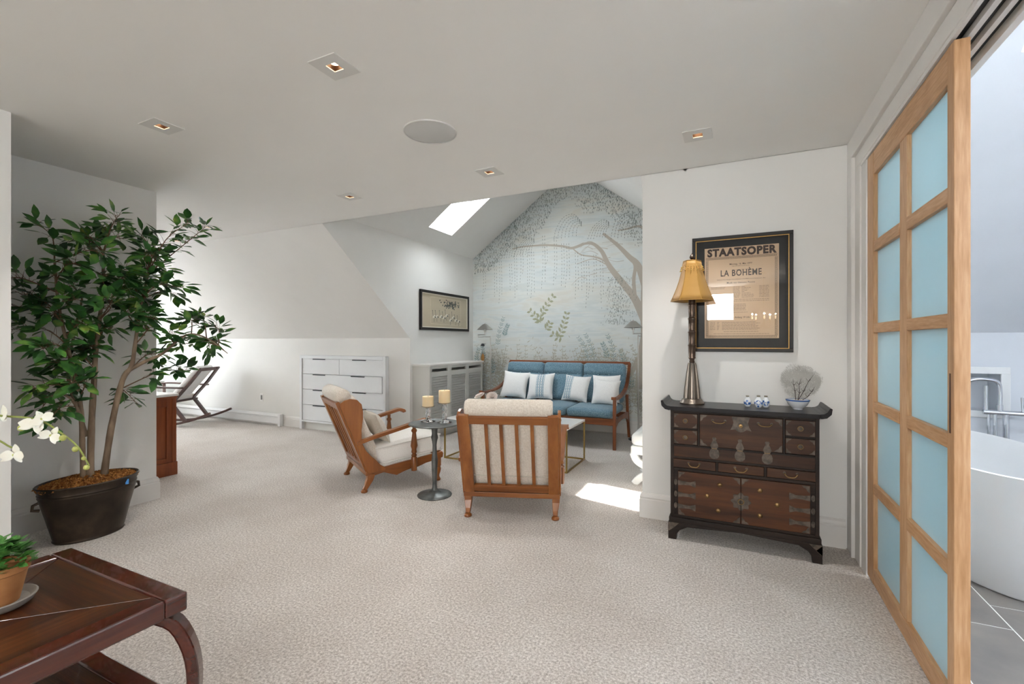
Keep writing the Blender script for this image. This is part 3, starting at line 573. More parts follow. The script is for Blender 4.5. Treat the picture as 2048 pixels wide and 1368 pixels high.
for (pts, lb) in (([(.322, .87), (.318, .93), (.312, .965), (.308, 1.0)], 'upright'), ([(.33, .87), (.34, .92), (.338, .97), (.35, 1.01)], 'wavy'), ([(.33, .87), (.36, .93), (.385, .99), (.41, 1.03)], 'leaning'), ([(.34, .87), (.38, .9), (.4, .93), (.415, .96)], 'low')):
    mb = MB().tube([(x, 3.195, z) for x, z in pts], [.0022, .0018, .0013, .0006], 5)
    for (x, z) in pts[1:3]:
        for s in (-1, 1): mb.tube([(x, 3.195, z), (x + s * .008, 3.19, z + .01), (x + s * .012, 3.19, z + .02)], [.0012, .001, .0005], 4)
    tag(mb.build('coral_twig', 'coral_twig', smooth=60), lb + ' dark twig of coral standing in the bowl', 'twig', 'twigs in the bowl')
# ------------------------------------------------------------------ framed poster
def framed_poster():
    t = thing('framed_poster', 'framed opera poster with black mat on the wall above the chest', 'poster', (.033, YC - .001, 1.532))
    W, H = .29, .375; f = .022
    def ring(mb, w, h, d, y0, y1): return mb.box(-w, y0, h - d, w, y1, h).box(-w, y0, -h, w, y1, -h + d).box(-w, y0, -h + d, -w + d, y1, h - d).box(w - d, y0, -h + d, w, y1, h - d)
    ring(MB(), W, H, f, -.026, -.0).build('frame', 'frame_black', t, bevel=.002)
    ring(MB(), W - f, H - f, .003, -.018, -.004).build('gilt_lip', 'gold', t)
    box('mat_board', 'mat_black', (-W + f, -.008, -H + f, W - f, -.003, H - f), t)
    sheet = box('sheet', 'paper', (-.214, -.0095, -.288, .214, -.0085, .302), t)
    def put(body, size, x, z, off=0., sx=1., nm='lettering', m='ink', fit=None):
        me = text_mesh(body, size, off, space=1. + (off > .0005) * .12)
        if fit:
            w0 = max(v.co.x for v in me.vertices) - min(v.co.x for v in me.vertices)
            for v in me.vertices: v.co.x *= fit / w0
        o = link(nm, me, m, sheet); o.location = (x, -.0098, z); o.rotation_euler = (PI / 2, 0, 0); return o
    put('STAATSOPER', .066, 0, .248, .0034, nm='headline', fit=.40)
    put('LA BOHÈME', .056, 0, .115, .0011, nm='title', fit=.236)
    put('Montag, 16. Mai 1977', .015, 0, .186, .0001, nm='date_line')
    put('Musik von Giacomo Puccini', .0145, 0, .066, .0001, nm='composer_line')
    put('Szenen aus Henri Murgers «Vie de Bohème» in vier Bildern von G. Giacosa und L. Illica', .0085, 0, .09, 0, nm='subtitle_line', fit=.28)
    put('Anfang 19 Uhr', .015, .01, -.158, .0001, nm='time_line')
    # rows of small print, each word a bar
    sm = MB()
    def row(x0, x1, z, h=.0026):
        x = x0
        while x < x1 - .004:
            L = min(rnd.uniform(.006, .02), x1 - x); sm.box(x, -.0099, z, x + L, -.0095, z + h); x += L + .003
    for z in (.176, .152): row(-.05, .05, z)
    for k in range(9):
        z = .042 - k * .0085; row(-.175, -.09, z) if k < 2 else None; row(-.045, -.01 + rnd.random() * .01, z); row(.005, .06 * rnd.random() + .02, z); row(.105, .16, z)
    for z in (-.04, -.05): row(-.045, .16, z)
    for k in range(6): row(-.045, .03, -.07 - k * .0075)
    row(-.045, .04, -.122)
    for k in range(7): row(-.18, -.15, -.185 - k * .008); row(-.14, -.125, -.185 - k * .008); row(-.11, .08 + .03 * rnd.random(), -.185 - k * .008)
    row(-.1, .1, -.246); row(-.16, .16, -.26)
    o = sm.build('small_print', 'ink_light', sheet); o['kind'] = 'stuff'
    kb = MB(); u = .0135
    def key(cx, cz, hor, flip):
        segs = [(0, 0, 1, 0), (0, 0, 0, .9), (0, .9, .7, .9), (.7, .9, .7, .35), (.7, .35, .35, .35), (.35, .35, .35, .6)]
        for (a, b, c, d) in segs:
            if flip: b, d = .9 - b, .9 - d
            x0, x1 = min(a, c) * u, max(a, c) * u + .0016; z0, z1 = min(b, d) * u, max(b, d) * u + .0016
            if hor: kb.box(cx + x0, -.0099, cz + z0, cx + x1, -.0095, cz + z1)
            else: kb.box(cx + z0, -.0099, cz + x0, cx + z1, -.0095, cz + x1)
    n = 30
    for i in range(n):
        x = -.205 + i * (.41 / n)
        key(x, .226, True, i % 2); key(x, -.283, True, i % 2)
    n = 36
    for i in range(n):
        z = -.268 + i * (.49 / n); key(-.206, z, False, i % 2); key(.192, z, False, i % 2)
    o = kb.build('key_border', 'ink', sheet); o['kind'] = 'stuff'
    box('glass_pane', 'poster_glass', (-W + f, -.0165, -H + f, W - f, -.0145, H - f), t)
framed_poster()
# ------------------------------------------------------------------ armchairs (origin between the back feet, facing +y)
def armchair(name, label, loc, rz):
    t = thing(name, label, 'armchair', loc, rz, 'wooden armchairs with turned posts')
    bt = lambda z: -.226 * (z - .165) / (.72 - .165)          # y of the raked back plane at height z
    # back frame: two stiles, top rail, bottom rail, four slats
    for s in (-1, 1):
        MB().sweep([(s * .293, bt(.15) - .0, .15), (s * .293, bt(.745), .745)], .07, .03, (1, 0, 0)).build('back_stile', 'maple', t, bevel=.004)
    MB().sweep([(-.26, bt(.71), .71), (.26, bt(.71), .71)], .028, .055, (0, .93, .38)).build('top_rail', 'maple_x', t, bevel=.004)
    MB().sweep([(-.26, bt(.205), .205), (.26, bt(.205), .205)], .028, .05, (0, .93, .38)).build('bottom_rail', 'maple_x', t, bevel=.004)
    for x in (-.152, -.05, .055, .16): MB().sweep([(x, bt(.19), .19), (x * .97, bt(.72), .72)], .024, .014, (1, 0, 0)).build('back_slat', 'maple', t, bevel=.003)
    box('rear_board', 'maple_x', (-.337, -.018, .138, .337, .03, .172), t, .004)
    # side: shaped wing panel
    wing = [(-.226, .728), (-.185, .758), (-.141, .769), (-.088, .759), (-.052, .72), (-.041, .66), (-.041, .605), (-.053, .51), (-.05, .413), (-.014, .34), (.03, .29), (.062, .26), (.10, .215), (.139, .19), (.139, .165), (0, .155)]
    for s in (-1, 1):
        MB().prism(wing, s * .333 - .011, s * .333 + .011, 'x').build('wing_panel', 'maple', t, bevel=.004)
        rail = [(0, .165), (.147, .19), (.65, .255), (.66, .24), (.655, .205), (.6, .19), (.5, .175), (.42, .15), (.36, .145), (.3, .13), (.24, .108), (.19, .125), (.13, .147), (.07, .135), (.02, .125)]
        MB().prism(rail, s * .318 - .013, s * .318 + .013, 'x').build('seat_rail', 'maple_y', t, bevel=.003)
        # splayed back foot
        MB().sweep([(s * .31, .03, .15), (s * .308, .018, .1), (s * .305, -.005, .05), (s * .305, -.022, .022)], [.055, .05, .036, .03], [.06, .05, .035, .03], (1, 0, 0)).lathe([(.001, 0), (.026, 0), (.028, .012), (.02, .024), (.001, .028)], 14, (s * .305, -.022, 0)).build('leg', 'maple', t, bevel=.003)
        MB().lathe([(.001, 0), (.022, 0), (.026, .012), (.016, .03), (.014, .045), (.024, .075), (.03, .1), (.024, .125), (.03, .13), (.03, .2), (.001, .2)], 16, (s * .30, .62, 0)).build('leg', 'maple', t, smooth=35)
        # turned arm post
        MB().lathe([(.001, .13), (.024, .13), (.026, .24), (.02, .25), (.026, .258), (.015, .272), (.024, .285), (.02, .31), (.03, .34), (.022, .40), (.016, .45), (.024, .462), (.024, .475), (.014, .485), (.016, .515), (.001, .515)], 16, (s * .345, .385, 0)).build('arm_post', 'maple', t, smooth=35)
        # arm sweeping forward to a scrolled end
        pts = bez([(s * .338, -.085, .41), (s * .345, .05, .45), (s * .348, .25, .498), (s * .352, .4, .535), (s * .36, .48, .553), (s * .365, .525, .545), (s * .366, .535, .525)], 4); n = len(pts)
        MB().sweep(pts, [.04 + .038 * min(1, i / (n * .7)) for i in range(n)], [.026] * (n - 5) + [.03, .034, .036, .034, .024], (1, 0, 0)).build('arm', 'maple_y', t, smooth=50, bevel=.006)
    box('front_rail', 'maple_x', (-.305, .63, .2, .305, .655, .255), t, .004)
    # cushions
    c = MB(); c.m = Matrix.Translation((0, .37, .305)) @ Matrix.Rotation(math.radians(6), 4, 'X'); c.rbox((0, 0, 0), (.6, .58, .15), .035, .018, 10)
    sc_ = c.build('seat_cushion', 'linen', t, smooth=60)
    pp = MB(); pp.m = c.m; lo = [(x * .296, y * .286) for x, y in ((-1, -1), (1, -1), (1, 1), (-1, 1), (-1, -1))]
    for z in (.066, -.066): pp.tube([(x, y, z) for x, y in lo], .005, 6)
    pp.build('piping', 'linen', sc_, smooth=60)
    ang = math.atan2(.226, .555)
    b = MB(); b.m = Matrix.Translation((0, -.035, .50)) @ Matrix.Rotation(ang, 4, 'X')
    def roll(p, u, v, wv):
        if p.z > .24: p.y += -.03 * ((p.z - .24) / .1) ** 2
        return p
    b.rbox((0, 0, 0), (.56, .125, .63), .05, 0, 12, roll); bc = b.build('back_cushion', 'boucle', t, smooth=60)
    r = MB(); r.m = b.m; r.lathe([(.001, -.29), (.05, -.29), (.062, -.275), (.064, 0), (.062, .275), (.05, .29), (.001, .29)], 18, (0, -.03, .315), axis='x'); r.build('rolled_headrest', 'boucle', bc, smooth=60)
    pp = MB(); pp.m = b.m; pp.tube([(-.278, -.066, -.2), (.278, -.066, -.2)], .004, 6); pp.build('seam', 'beige_linen', bc, smooth=60)
    for s in (-1, 1): 
        for (y, z) in ((-.2, .715), (.01, .2)): MB().lathe([(.001, -.003), (.007, -.002), (.009, .003), (.001, .003)], 10, (s * .343, y, z), axis='x').build('peg', 'maple', t)
    return t
d1 = Vector((.536, .845)).normalized(); r1 = Vector((d1.y, -d1.x)); c1 = Vector((-2.689, 2.921)) - r1 * .32
armchair('armchair', 'honey-brown wooden armchair holding a beige lumbar pillow, beside the round metal table', (c1.x, c1.y, 0), math.atan2(d1.y, d1.x) - PI / 2)
armchair('armchair', 'honey-brown wooden armchair with its slatted back to the room, facing the sofa', (-1.4085, 2.9485, 0), math.atan2(.9433, -.3319) - PI / 2)
o = MB().pillow(.40, .27, .12).build('lumbar_pillow', 'beige_linen', smooth=60, weld=True); tag(o, 'beige lumbar pillow on the seat of the armchair by the round table', 'pillow')
o.matrix_world = Matrix.Translation((c1.x, c1.y, 0)) @ Matrix.Rotation(math.atan2(d1.y, d1.x) - PI / 2, 4, 'Z') @ Matrix.Translation((.09, .135, .495)) @ Matrix.Rotation(math.radians(26), 4, 'X')
# ------------------------------------------------------------------ round metal table and candles
t = thing('pedestal_table', 'round grey metal pedestal table between the armchairs', 'side table', (-2.16, 3.10, 0))
MB().lathe([(.001, .563), (.19, .563), (.203, .566), (.206, .572), (.2, .577), (.19, .574), (.001, .574)], 48).build('table_top', 'pewter', t, smooth=35)
MB().lathe([(.001, .02), (.03, .03), (.02, .06), (.016, .1), (.022, .2), (.025, .28), (.018, .34), (.016, .4), (.02, .43), (.028, .46), (.022, .49), (.024, .52), (.034, .563), (.001, .563)], 20).build('stem', 'pewter', t, smooth=40)
MB().lathe([(.001, 0), (.135, 0), (.137, .006), (.13, .014), (.1, .02), (.05, .026), (.03, .045), (.001, .045)], 40).build('base', 'pewter', t, smooth=40)
def candlestick(x, y, h, ch, lb, cl):
    t = thing('candlestick', lb, 'candlestick', (x, y, .577), 0, 'twisted glass candlesticks on the round table')
    MB().lathe([(.001, 0), (.058, 0), (.06, .004), (.03, .012), (.018, .02), (.001, .02)], 28).build('foot', 'clear_glass', t, smooth=40)
    vs = []; N = 24; K = 14
    for k in range(K + 1):
        z = .02 + (h - .035) * k / K
        for i in range(N): a = 2 * PI * i / N; r = .0165 + .0028 * math.cos(5 * (a + 3.2 * k / K)); vs.append((r * math.cos(a), r * math.sin(a), z))
    MB().add(vs, [(k * N + i, k * N + (i + 1) % N, (k + 1) * N + (i + 1) % N, (k + 1) * N + i) for k in range(K) for i in range(N)] + [tuple(range(N))[::-1], tuple(range(K * N, K * N + N))]).build('twisted_stem', 'clear_glass', t, smooth=50)
    MB().lathe([(.001, h - .015), (.016, h - .015), (.056, h - .003), (.058, h), (.05, h), (.001, h - .004)], 28).build('cup', 'clear_glass', t, smooth=40)
    c = thing('candle', cl, 'candle', (x, y, .577 + h - .003), 0, 'cream pillar candles')
    MB().lathe([(.001, 0), (.0455, 0), (.046, .003), (.046, ch - .003), (.043, ch), (.034, ch - .006), (.001, ch - .008)], 24).build('wax', 'wax', c, smooth=40)
    MB().tube([(0, 0, ch - .01), (.001, 0, ch + .004)], .0012, 5).build('wick', 'coral_twig', c)
candlestick(-2.245, 3.13, .125, .082, 'shorter twisted glass candlestick on the round table', 'short wide cream candle on the shorter glass candlestick')
candlestick(-2.10, 3.15, .16, .1, 'taller twisted glass candlestick on the round table', 'taller cream candle on the higher glass candlestick')
# ------------------------------------------------------------------ coffee table, flowers
t = thing('coffee_table', 'white topped coffee table with thin brass frame in front of the sofa', 'coffee table', (0, 0, 0))
CX0, CX1, CY0, CY1, CZ = -2.763, -1.405, 4.136, 4.712, .418
box('table_top', 'marble_white', (CX0, CY0, CZ - .022, CX1, CY1, CZ), t, .002)
b = .014
for x in (CX0, CX1 - b):
    for y in (CY0, CY1 - b): box('leg', 'brass', (x, y, 0, x + b, y + b, CZ - .022), t)
for y in (CY0, CY1 - b): box('base_rail', 'brass', (CX0 + b, y, 0, CX1 - b, y + b, b), t)
for x in (CX0, CX1 - b): box('base_rail', 'brass', (x, CY0 + b, 0, x + b, CY1 - b, b), t)
t = thing('flower_vase', 'low glass vase on the coffee table holding peonies', 'vase', (-2.38, 4.35, CZ))
MB().lathe([(.001, 0), (.045, 0), (.05, .01), (.055, .08), (.05, .12), (.044, .12), (.048, .08), (.042, .012), (.001, .012)], 24).build('body', 'clear_glass', t, smooth=40)
def peony(x, y, z, r, lb, tilt):
    f = thing('peony', lb, 'flower', (x, y, z), 0, 'pale pink peonies in the vase'); f.rotation_euler = tilt
    for ring_, (n, rr, el) in enumerate(((9, 1., .25), (8, .85, .6), (7, .62, .95), (5, .4, 1.25))):
        for i in range(n):
            a = 2 * PI * i / n + ring_ * .4; mb = MB(); L = r * rr; W = r * .48; vs = []
            for k in range(5):
                s = k / 4; rad = L * s * math.cos(el * (.4 + .6 * s)); zz = L * s * math.sin(el) + .1 * L * s * s; ww = W * math.sin(PI * (.12 + .75 * s))
                for q in (-1, 0, 1): vs.append((rad * math.cos(a) - q * ww * math.sin(a), rad * math.sin(a) + q * ww * math.cos(a), zz + .12 * L * abs(q)))
            mb.add(vs, [(k * 3 + q, k * 3 + q + 1, k * 3 + q + 4, k * 3 + q + 3) for k in range(4) for q in range(2)]).build('petal', 'peony', f, smooth=80, rec=False)
    MB().tube([(0, 0, 0), (.005, 0, -.06), (.006, .0, -.15)], .004, 6).build('stem', 'orchid_stem', f)
peony(-2.44, 4.34, .632, .062, 'pale pink peony nearer the radiator cover in the vase', (.3, -.35, 0)); peony(-2.31, 4.36, .632, .064, 'pale pink peony with a yellow heart turned to the room', (.7, .3, 0)); peony(-2.37, 4.42, .63, .055, 'pale pink peony at the back of the vase', (-.2, 0, 0))
# ------------------------------------------------------------------ sofa
t = thing('sofa', 'brown wood framed three seat sofa with blue tweed cushions below the mural', 'sofa', (0, 0, 0))
SX0, SX1 = -2.95, -1.195
box('front_rail', 'teak', (SX0 + .03, 5.235, .275, SX1 - .03, 5.27, .35), t, .006); box('rear_rail', 'teak', (SX0 + .03, 5.9, .275, SX1 - .03, 5.93, .34), t, .006)
MB().sweep([(SX0 + .02, 6.085, .945), (SX1 - .02, 6.085, .945)], .035, .035, (0, .95, -.3)).build('crest_rail', 'teak', t, bevel=.008)
for k in range(9): x = SX0 + .14 + k * (SX1 - SX0 - .28) / 8; MB().sweep([(x, 5.905, .36), (x, 6.075, .93)], .03, .014, (1, 0, 0)).build('back_slat', 'teak_z', t)
for x in (SX0 + .03, SX1 - .03):
    s = -1 if x < -2 else 1
    MB().sweep(bez([(x, 5.25, 0), (x, 5.252, .2), (x, 5.256, .42), (x, 5.262, .575)], 4), .036, [.026] + [.03] * 3 + [.038] * 9, (1, 0, 0)).build('leg', 'teak_z', t, bevel=.006)
    MB().sweep(bez([(x, 6.06, 0), (x, 6.0, .2), (x, 5.945, .42), (x, 5.93, .56)], 4), .034, [.026] + [.034] * 12, (1, 0, 0)).build('leg', 'teak_z', t, bevel=.006)
    pts = bez([(x, 5.205, .59), (x, 5.26, .578), (x, 5.45, .572), (x, 5.7, .60), (x, 5.9, .67), (x, 6.02, .80), (x, 6.085, .95)], 5); n = len(pts)
    MB().sweep(pts, [.055 - .02 * i / n for i in range(n)], [.03] * n, (1, 0, 0)).build('arm', 'teak', t, smooth=50, bevel=.008)
    MB().prism([(5.26, .275), (5.95, .275), (5.95, .34), (5.26, .345)] if False else [(5.262, .2), (5.3, .25), (5.4, .285), (5.6, .295), (5.8, .285), (5.92, .25), (5.965, .2), (5.95, .34), (5.262, .345)], x - .013, x + .013, 'x').build('side_apron', 'teak', t, bevel=.004)
W3 = (SX1 - SX0 - .1) / 3
for k in range(3):
    cx = SX0 + .05 + W3 * (k + .5)
    c = MB(); c.m = Matrix.Translation((cx, 5.535, .405)) @ Matrix.Rotation(math.radians(.8), 4, 'X'); c.rbox((0, 0, 0), (W3 - .006, .62, .098), .042, .008, 10); c.build('seat_cushion', 'blue_tweed', t, smooth=60)
    BZ = .09
    btn = [(-.75, BZ), (-.25, BZ), (.25, BZ), (.75, BZ)]
    def tuft(p, u, v, wv):
        if v < -.5:
            x, z = p.x, p.z
            p.y += .022 * math.exp(-((z - BZ) / .02) ** 2) * (1 if v < -.9 else .4)
            for bu, bz_ in btn:
                d2 = ((x - bu * W3 / 2) / .03) ** 2 + ((z - bz_) / .03) ** 2; p.y += .018 * math.exp(-d2)
        return p
    b = MB(); b.m = Matrix.Translation((cx, 5.925, .70)) @ Matrix.Rotation(math.radians(-17), 4, 'X'); b.rbox((0, 0, 0), (W3 - .006, .13, .5), .05, 0, 22, tuft); bc = b.build('back_cushion', 'blue_tweed', t, smooth=60)
    for bu, bz_ in btn:
        q = MB(); q.m = b.m; q.lathe([(.0005, -.045), (.008, -.042), (.011, -.036), (.0005, -.034)], 10, (bu * W3 / 2, 0, bz_), axis='y'); q.build('button', 'button_blue', bc, smooth=50)
def throw(x, y, z, rx, ry, rz, S, lb, band=None, thick=.13):
    t = thing('throw_pillow', lb, 'pillow', (x, y, z), 0, 'throw pillows on the sofa'); t.rotation_euler = (rx, ry, rz)
    mb = MB().pillow(S, S, thick, 14); cv = mb.build('cover', 'white_linen', t, smooth=70, weld=True)
    if band:
        n = 12; Y = lambda u, v: -thick / 2 * (max(0, (1 - u ** 2)) * max(0, (1 - v ** 2))) ** .42 - .0012
        pos = lambda u, v: (S / 2 * u * (1 - .09 * (1 - v * v) * abs(u)), Y(u, v), S / 2 * v * (1 - .09 * (1 - u * u) * abs(v)))
        pb = MB(); c0 = band; hw = .27
        rows, cols = 9, 3; cu = 2 * hw / cols; cvv = 1.84 / rows
        for r in range(rows):
            for c in range(cols):
                u0, v0 = c0 - hw + cu * (c + .5), -.92 + cvv * (r + .5)
                def blob(fu, fv, ang0, ang1, r0, r1):
                    P = []; m_ = 7
                    for i in range(m_ + 1): a = ang0 + (ang1 - ang0) * i / m_; P.append(pos(u0 + fu + r1 * cu * math.cos(a), v0 + fv + r1 * cvv * math.sin(a)))
                    for i in range(m_ + 1): a = ang0 + (ang1 - ang0) * i / m_; P.append(pos(u0 + fu + r0 * cu * math.cos(a), v0 + fv + r0 * cvv * math.sin(a)))
                    pb.add(P, [(i, i + 1, m_ + 2 + i, m_ + 1 + i) for i in range(m_)])
                blob(0, 0, 0.25, PI - .25, .16, .44); blob(0, 0, PI + .25, 2 * PI - .25, .16, .44)
        pb.build('printed_band', 'blue_print', cv, rec=False)
        for sgn in (-1, 1):
            e = MB(); u = c0 + sgn * (hw + .02); vs = []
            for i in range(13): v = -.95 + 1.9 * i / 12; vs += [pos(u - .012, v), pos(u + .012, v)]
            e.add(vs, [(2 * i, 2 * i + 1, 2 * i + 3, 2 * i + 2) for i in range(12)]); e.build('band_edge', 'blue_print', cv, rec=False)
throw(-2.7, 5.764, 0.6445, -.42, .06, .1, .375, 'plain white throw pillow on the sofa arm side nearest the radiator cover')
throw(-2.325, 5.765, 0.6355, -.42, -.04, .06, .365, 'white throw pillow with a blue printed band, beside the pillow by the radiator cover', .05)
throw(-1.835, 5.7625, 0.628, -.42, .04, -.08, .35, 'white throw pillow with its blue printed band to one side, beside the plain pillows', -.55)
throw(-1.425, 5.672, 0.607, -.44, .03, -.06, .325, 'plain white throw pillow leaning in front of another at the willow trunk end')
throw(-1.458, 5.795, 0.6355, -.33, -.03, .02, .355, 'plain white throw pillow tucked behind another at the willow trunk end', thick=.08)
# ------------------------------------------------------------------ swing arm floor lamps
def floor_lamp(px, py, sx, hook, lb):
    t = thing('floor_lamp', lb, 'floor lamp', (px, py, 0), 0, 'nickel swing-arm floor lamps beside the sofa')
    MB().lathe([(.001, 0), (.12, 0), (.122, .008), (.11, .016), (.02, .022), (.001, .022)], 32).build('base', 'dark_metal', t, smooth=40)
    MB().tube([(0, 0, .02), (0, 0, 1.31)], .0085, 12).tube([(0, 0, .80), (.001, 0, .84)], .013, 12).build('pole', 'brushed_nickel', t, smooth=40)
    ar = MB().tube([(0, 0, 1.295), (hook, -.02, 1.295)], .006, 8).tube([(hook, -.02, 1.285), (hook, -.02, 1.335)], .008, 8).tube([(hook, -.02, 1.325), (sx, -.06, 1.325)], .006, 8); ar.build('swing_arm', 'brushed_nickel', t, smooth=40)
    MB().tube([(sx, -.06, 1.315), (sx, -.06, 1.40)], .009, 10).tube([(sx, -.06, 1.37), (sx, -.06, 1.42)], .016, 10).build('socket', 'brushed_nickel', t, smooth=40)
    o = MB().lathe([(.118, 1.398), (.035, 1.475), (.02, 1.482), (.012, 1.482)], 32, (sx, -.06, 0), ring=False).build('lamp_shade', 'brushed_nickel', t, smooth=35)
    bm = bmesh.new(); bm.from_mesh(o.data); bm.faces.ensure_lookup_table()
    bmesh.ops.delete(bm, geom=[f for f in bm.faces if len(f.verts) > 8 and f.calc_center_median().z < 1.41], context='FACES_ONLY'); bm.to_mesh(o.data); bm.free()
    so_ = o.modifiers.new('thick', 'SOLIDIFY'); so_.thickness = .002
    MB().lathe([(.001, 1.482), (.007, 1.482), (.008, 1.492), (.001, 1.498)], 12, (sx, -.06, 0)).build('finial', 'brushed_nickel', t, smooth=40)
floor_lamp(-3.22, 6.03, -.06, -.2, 'nickel swing-arm floor lamp with cone shade by the radiator cover')
floor_lamp(-1.09, 5.95, -.05, .1, 'nickel swing-arm floor lamp with cone shade by the willow trunk')
t = thing('hanging_ornament', 'small amber drop ornament hanging from a dark cap beside the floor lamp', 'ornament', (-3.445, 6.2, .89))
MB().lathe([(.001, 0), (.012, .02), (.026, .07), (.03, .1), (.022, .13), (.008, .15), (.004, .16), (.001, .16)], 12, sy=.6).build('drop', 'amber', t, smooth=40)
MB().tube([(0, 0, .16), (0, 0, .275)], .0018, 6).build('cord', 'coral_twig', t); MB().lathe([(.001, .265), (.028, .268), (.03, .285), (.018, .305), (.001, .31)], 16).build('cap', 'dark_metal', t, smooth=40)
MB().box(-.004, 0, .30, .004, .085, .306).build('wall_hook', 'dark_metal', t)
# ------------------------------------------------------------------ white curule bench
t = thing('curule_bench', 'white painted bench with crossed legs and padded seat behind the wall end', 'bench', (-.57, 4.3, 0))
MB().rbox((0, 0, .385), (.47, .52, .12), .05, .02, 8).build('seat_pad', 'white_bench', t, smooth=60)
box('seat_frame', 'white_bench', (-.235, -.26, .26, .235, .26, .335), t, .012)
for y in (-.2, .2):
    for s in (-1, 1):
        MB().sweep(bez([(s * -.225, y, .27), (s * -.19, y, .2), (s * -.1, y, .155), (s * .06, y, .11), (s * .16, y, .06), (s * .215, y, 0)], 4), .05, .06, (0, 1, 0)).build('leg', 'white_bench', t, bevel=.008)
box('stretcher', 'white_bench', (-.02, -.2, .12, .02, .2, .155), t, .006)
# ------------------------------------------------------------------ radiator cover
t = thing('radiator_cover', 'pale grey slatted radiator cover along the alcove wall', 'radiator cover', (0, 0, 0))
RX0, RX1, RY0, RY1 = XL + .001, -3.40, 4.775, 6.12
MB().box(RX0, RY0, .06, RX1 - .02, RY0 + .02, .915).box(RX0, RY1 - .02, .06, RX1 - .02, RY1, .915).box(RX0, RY0 + .02, .06, RX0 + .01, RY1 - .02, .915).build('case', 'radiator_grey', t)
MB().box(RX0, RY0 - .02, .915, RX1 + .012, RY1 + .012, .94).build('top_board', 'trim_paint', t, bevel=.005)
PW = (RY1 - RY0) / 3
for k in range(3):
    y0, y1 = RY0 + PW * k, RY0 + PW * (k + 1)
    f = MB().box(RX1 - .02, y0, .06, RX1, y0 + .045, .915).box(RX1 - .02, y1 - .045, .06, RX1, y1, .915).box(RX1 - .02, y0 + .045, .88, RX1, y1 - .045, .915).box(RX1 - .02, y0 + .045, .78, RX1, y1 - .045, .845).box(RX1 - .02, y0 + .045, .06, RX1, y1 - .045, .13).build('front_frame', 'radiator_grey', t, bevel=.002)
    n = 20
    for i in range(n):
        z = .132 + i * (.648 / n); mb = MB().box(-.006, y0 + .045, 0, .004, y1 - .045, .648 / n * .86); o = mb.build('slat', 'louver', f); o.location = (RX1 - .014, 0, z); o.rotation_euler = (0, .16, 0)
box('plinth', 'radiator_grey', (RX0, RY0 + .03, 0, RX1 - .04, RY1 - .03, .06), t)
# framed crane print
t = thing('framed_print', 'black framed print of cranes under a tree on the alcove wall', 'picture', (XL + .001, 5.515, 1.64), PI / 2)
W, H = .605, .262; f = .035
MB().box(-W, -.028, H - f, W, 0, H).box(-W, -.028, -H, W, 0, -H + f).box(-W, -.028, -H + f, -W + f, 0, H - f).box(W - f, -.028, -H + f, W, 0, H - f).build('frame', 'frame_black', t, bevel=.003)
MB().box(-W + f, -.02, H - f - .012, W - f, -.004, H - f).box(-W + f, -.02, -H + f, W - f, -.004, -H + f + .012).box(-W + f, -.02, -H + f + .012, -W + f + .014, -.004, H - f - .012).box(W - f - .014, -.02, -H + f + .012, W - f, -.004, H - f - .012).build('inner_lip', 'print_white', t)
shp = box('sheet', 'print_paper', (-W + f, -.006, -H + f, W - f, -.003, H - f), t)
pr_ = box('printed_area', 'print_border', (-.36, -.0072, -.18, .40, -.006, .185), shp)
box('printed_ground', 'print_paper', (-.35, -.0078, -.172, .39, -.0072, .177), pr_)
cr = MB(); wh = MB()
def disc(mb, x, z, rx, rz, y, n=8, rot=0.): mb.add([(x + rx * math.cos(a) * math.cos(rot) - rz * math.sin(a) * math.sin(rot), y, z + rx * math.cos(a) * math.sin(rot) + rz * math.sin(a) * math.cos(rot)) for a in [2 * PI * i / n for i in range(n)]], [tuple(range(n))])
for i in range(9):
    x = -.29 + i * .078 + rnd.uniform(-.015, .015); z = -.10 + rnd.uniform(-.03, .05); disc(wh, x, z, .034, .018, -.0082, 10, .5)
    disc(cr, x + .03, z - .006, .018, .01, -.0084, 8, -.4); cr.add([(x - .025, -.0084, z + .005), (x - .018, -.0084, z + .008), (x - .03, -.0084, z + .075), (x - .036, -.0084, z + .07)], [(0, 1, 2, 3)]); disc(cr, x - .034, z + .078, .009, .006, -.0085)
    for q in (-.006, .008): cr.add([(x + q, -.0084, z - .015), (x + q + .004, -.0084, z - .015), (x + q + .004, -.0084, z - .07), (x + q, -.0084, z - .07)], [(0, 1, 2, 3)])
for i in range(85):
    x = .12 + rnd.gauss(0, .11); z = .115 + rnd.gauss(0, .03)
    if -.3 < x < .38 and .02 < z < .172: disc(cr, x, z, .016, .009, -.0083, 7, rnd.random() * 3)
wh.build('printed_birds', 'print_white', pr_, rec=False); cr.build('printed_ink', 'print_ink', pr_, rec=False)
box('glass_pane', 'poster_glass', (-W + f + .014, -.0185, -H + f + .012, W - f - .014, -.0165, H - f - .012), t)
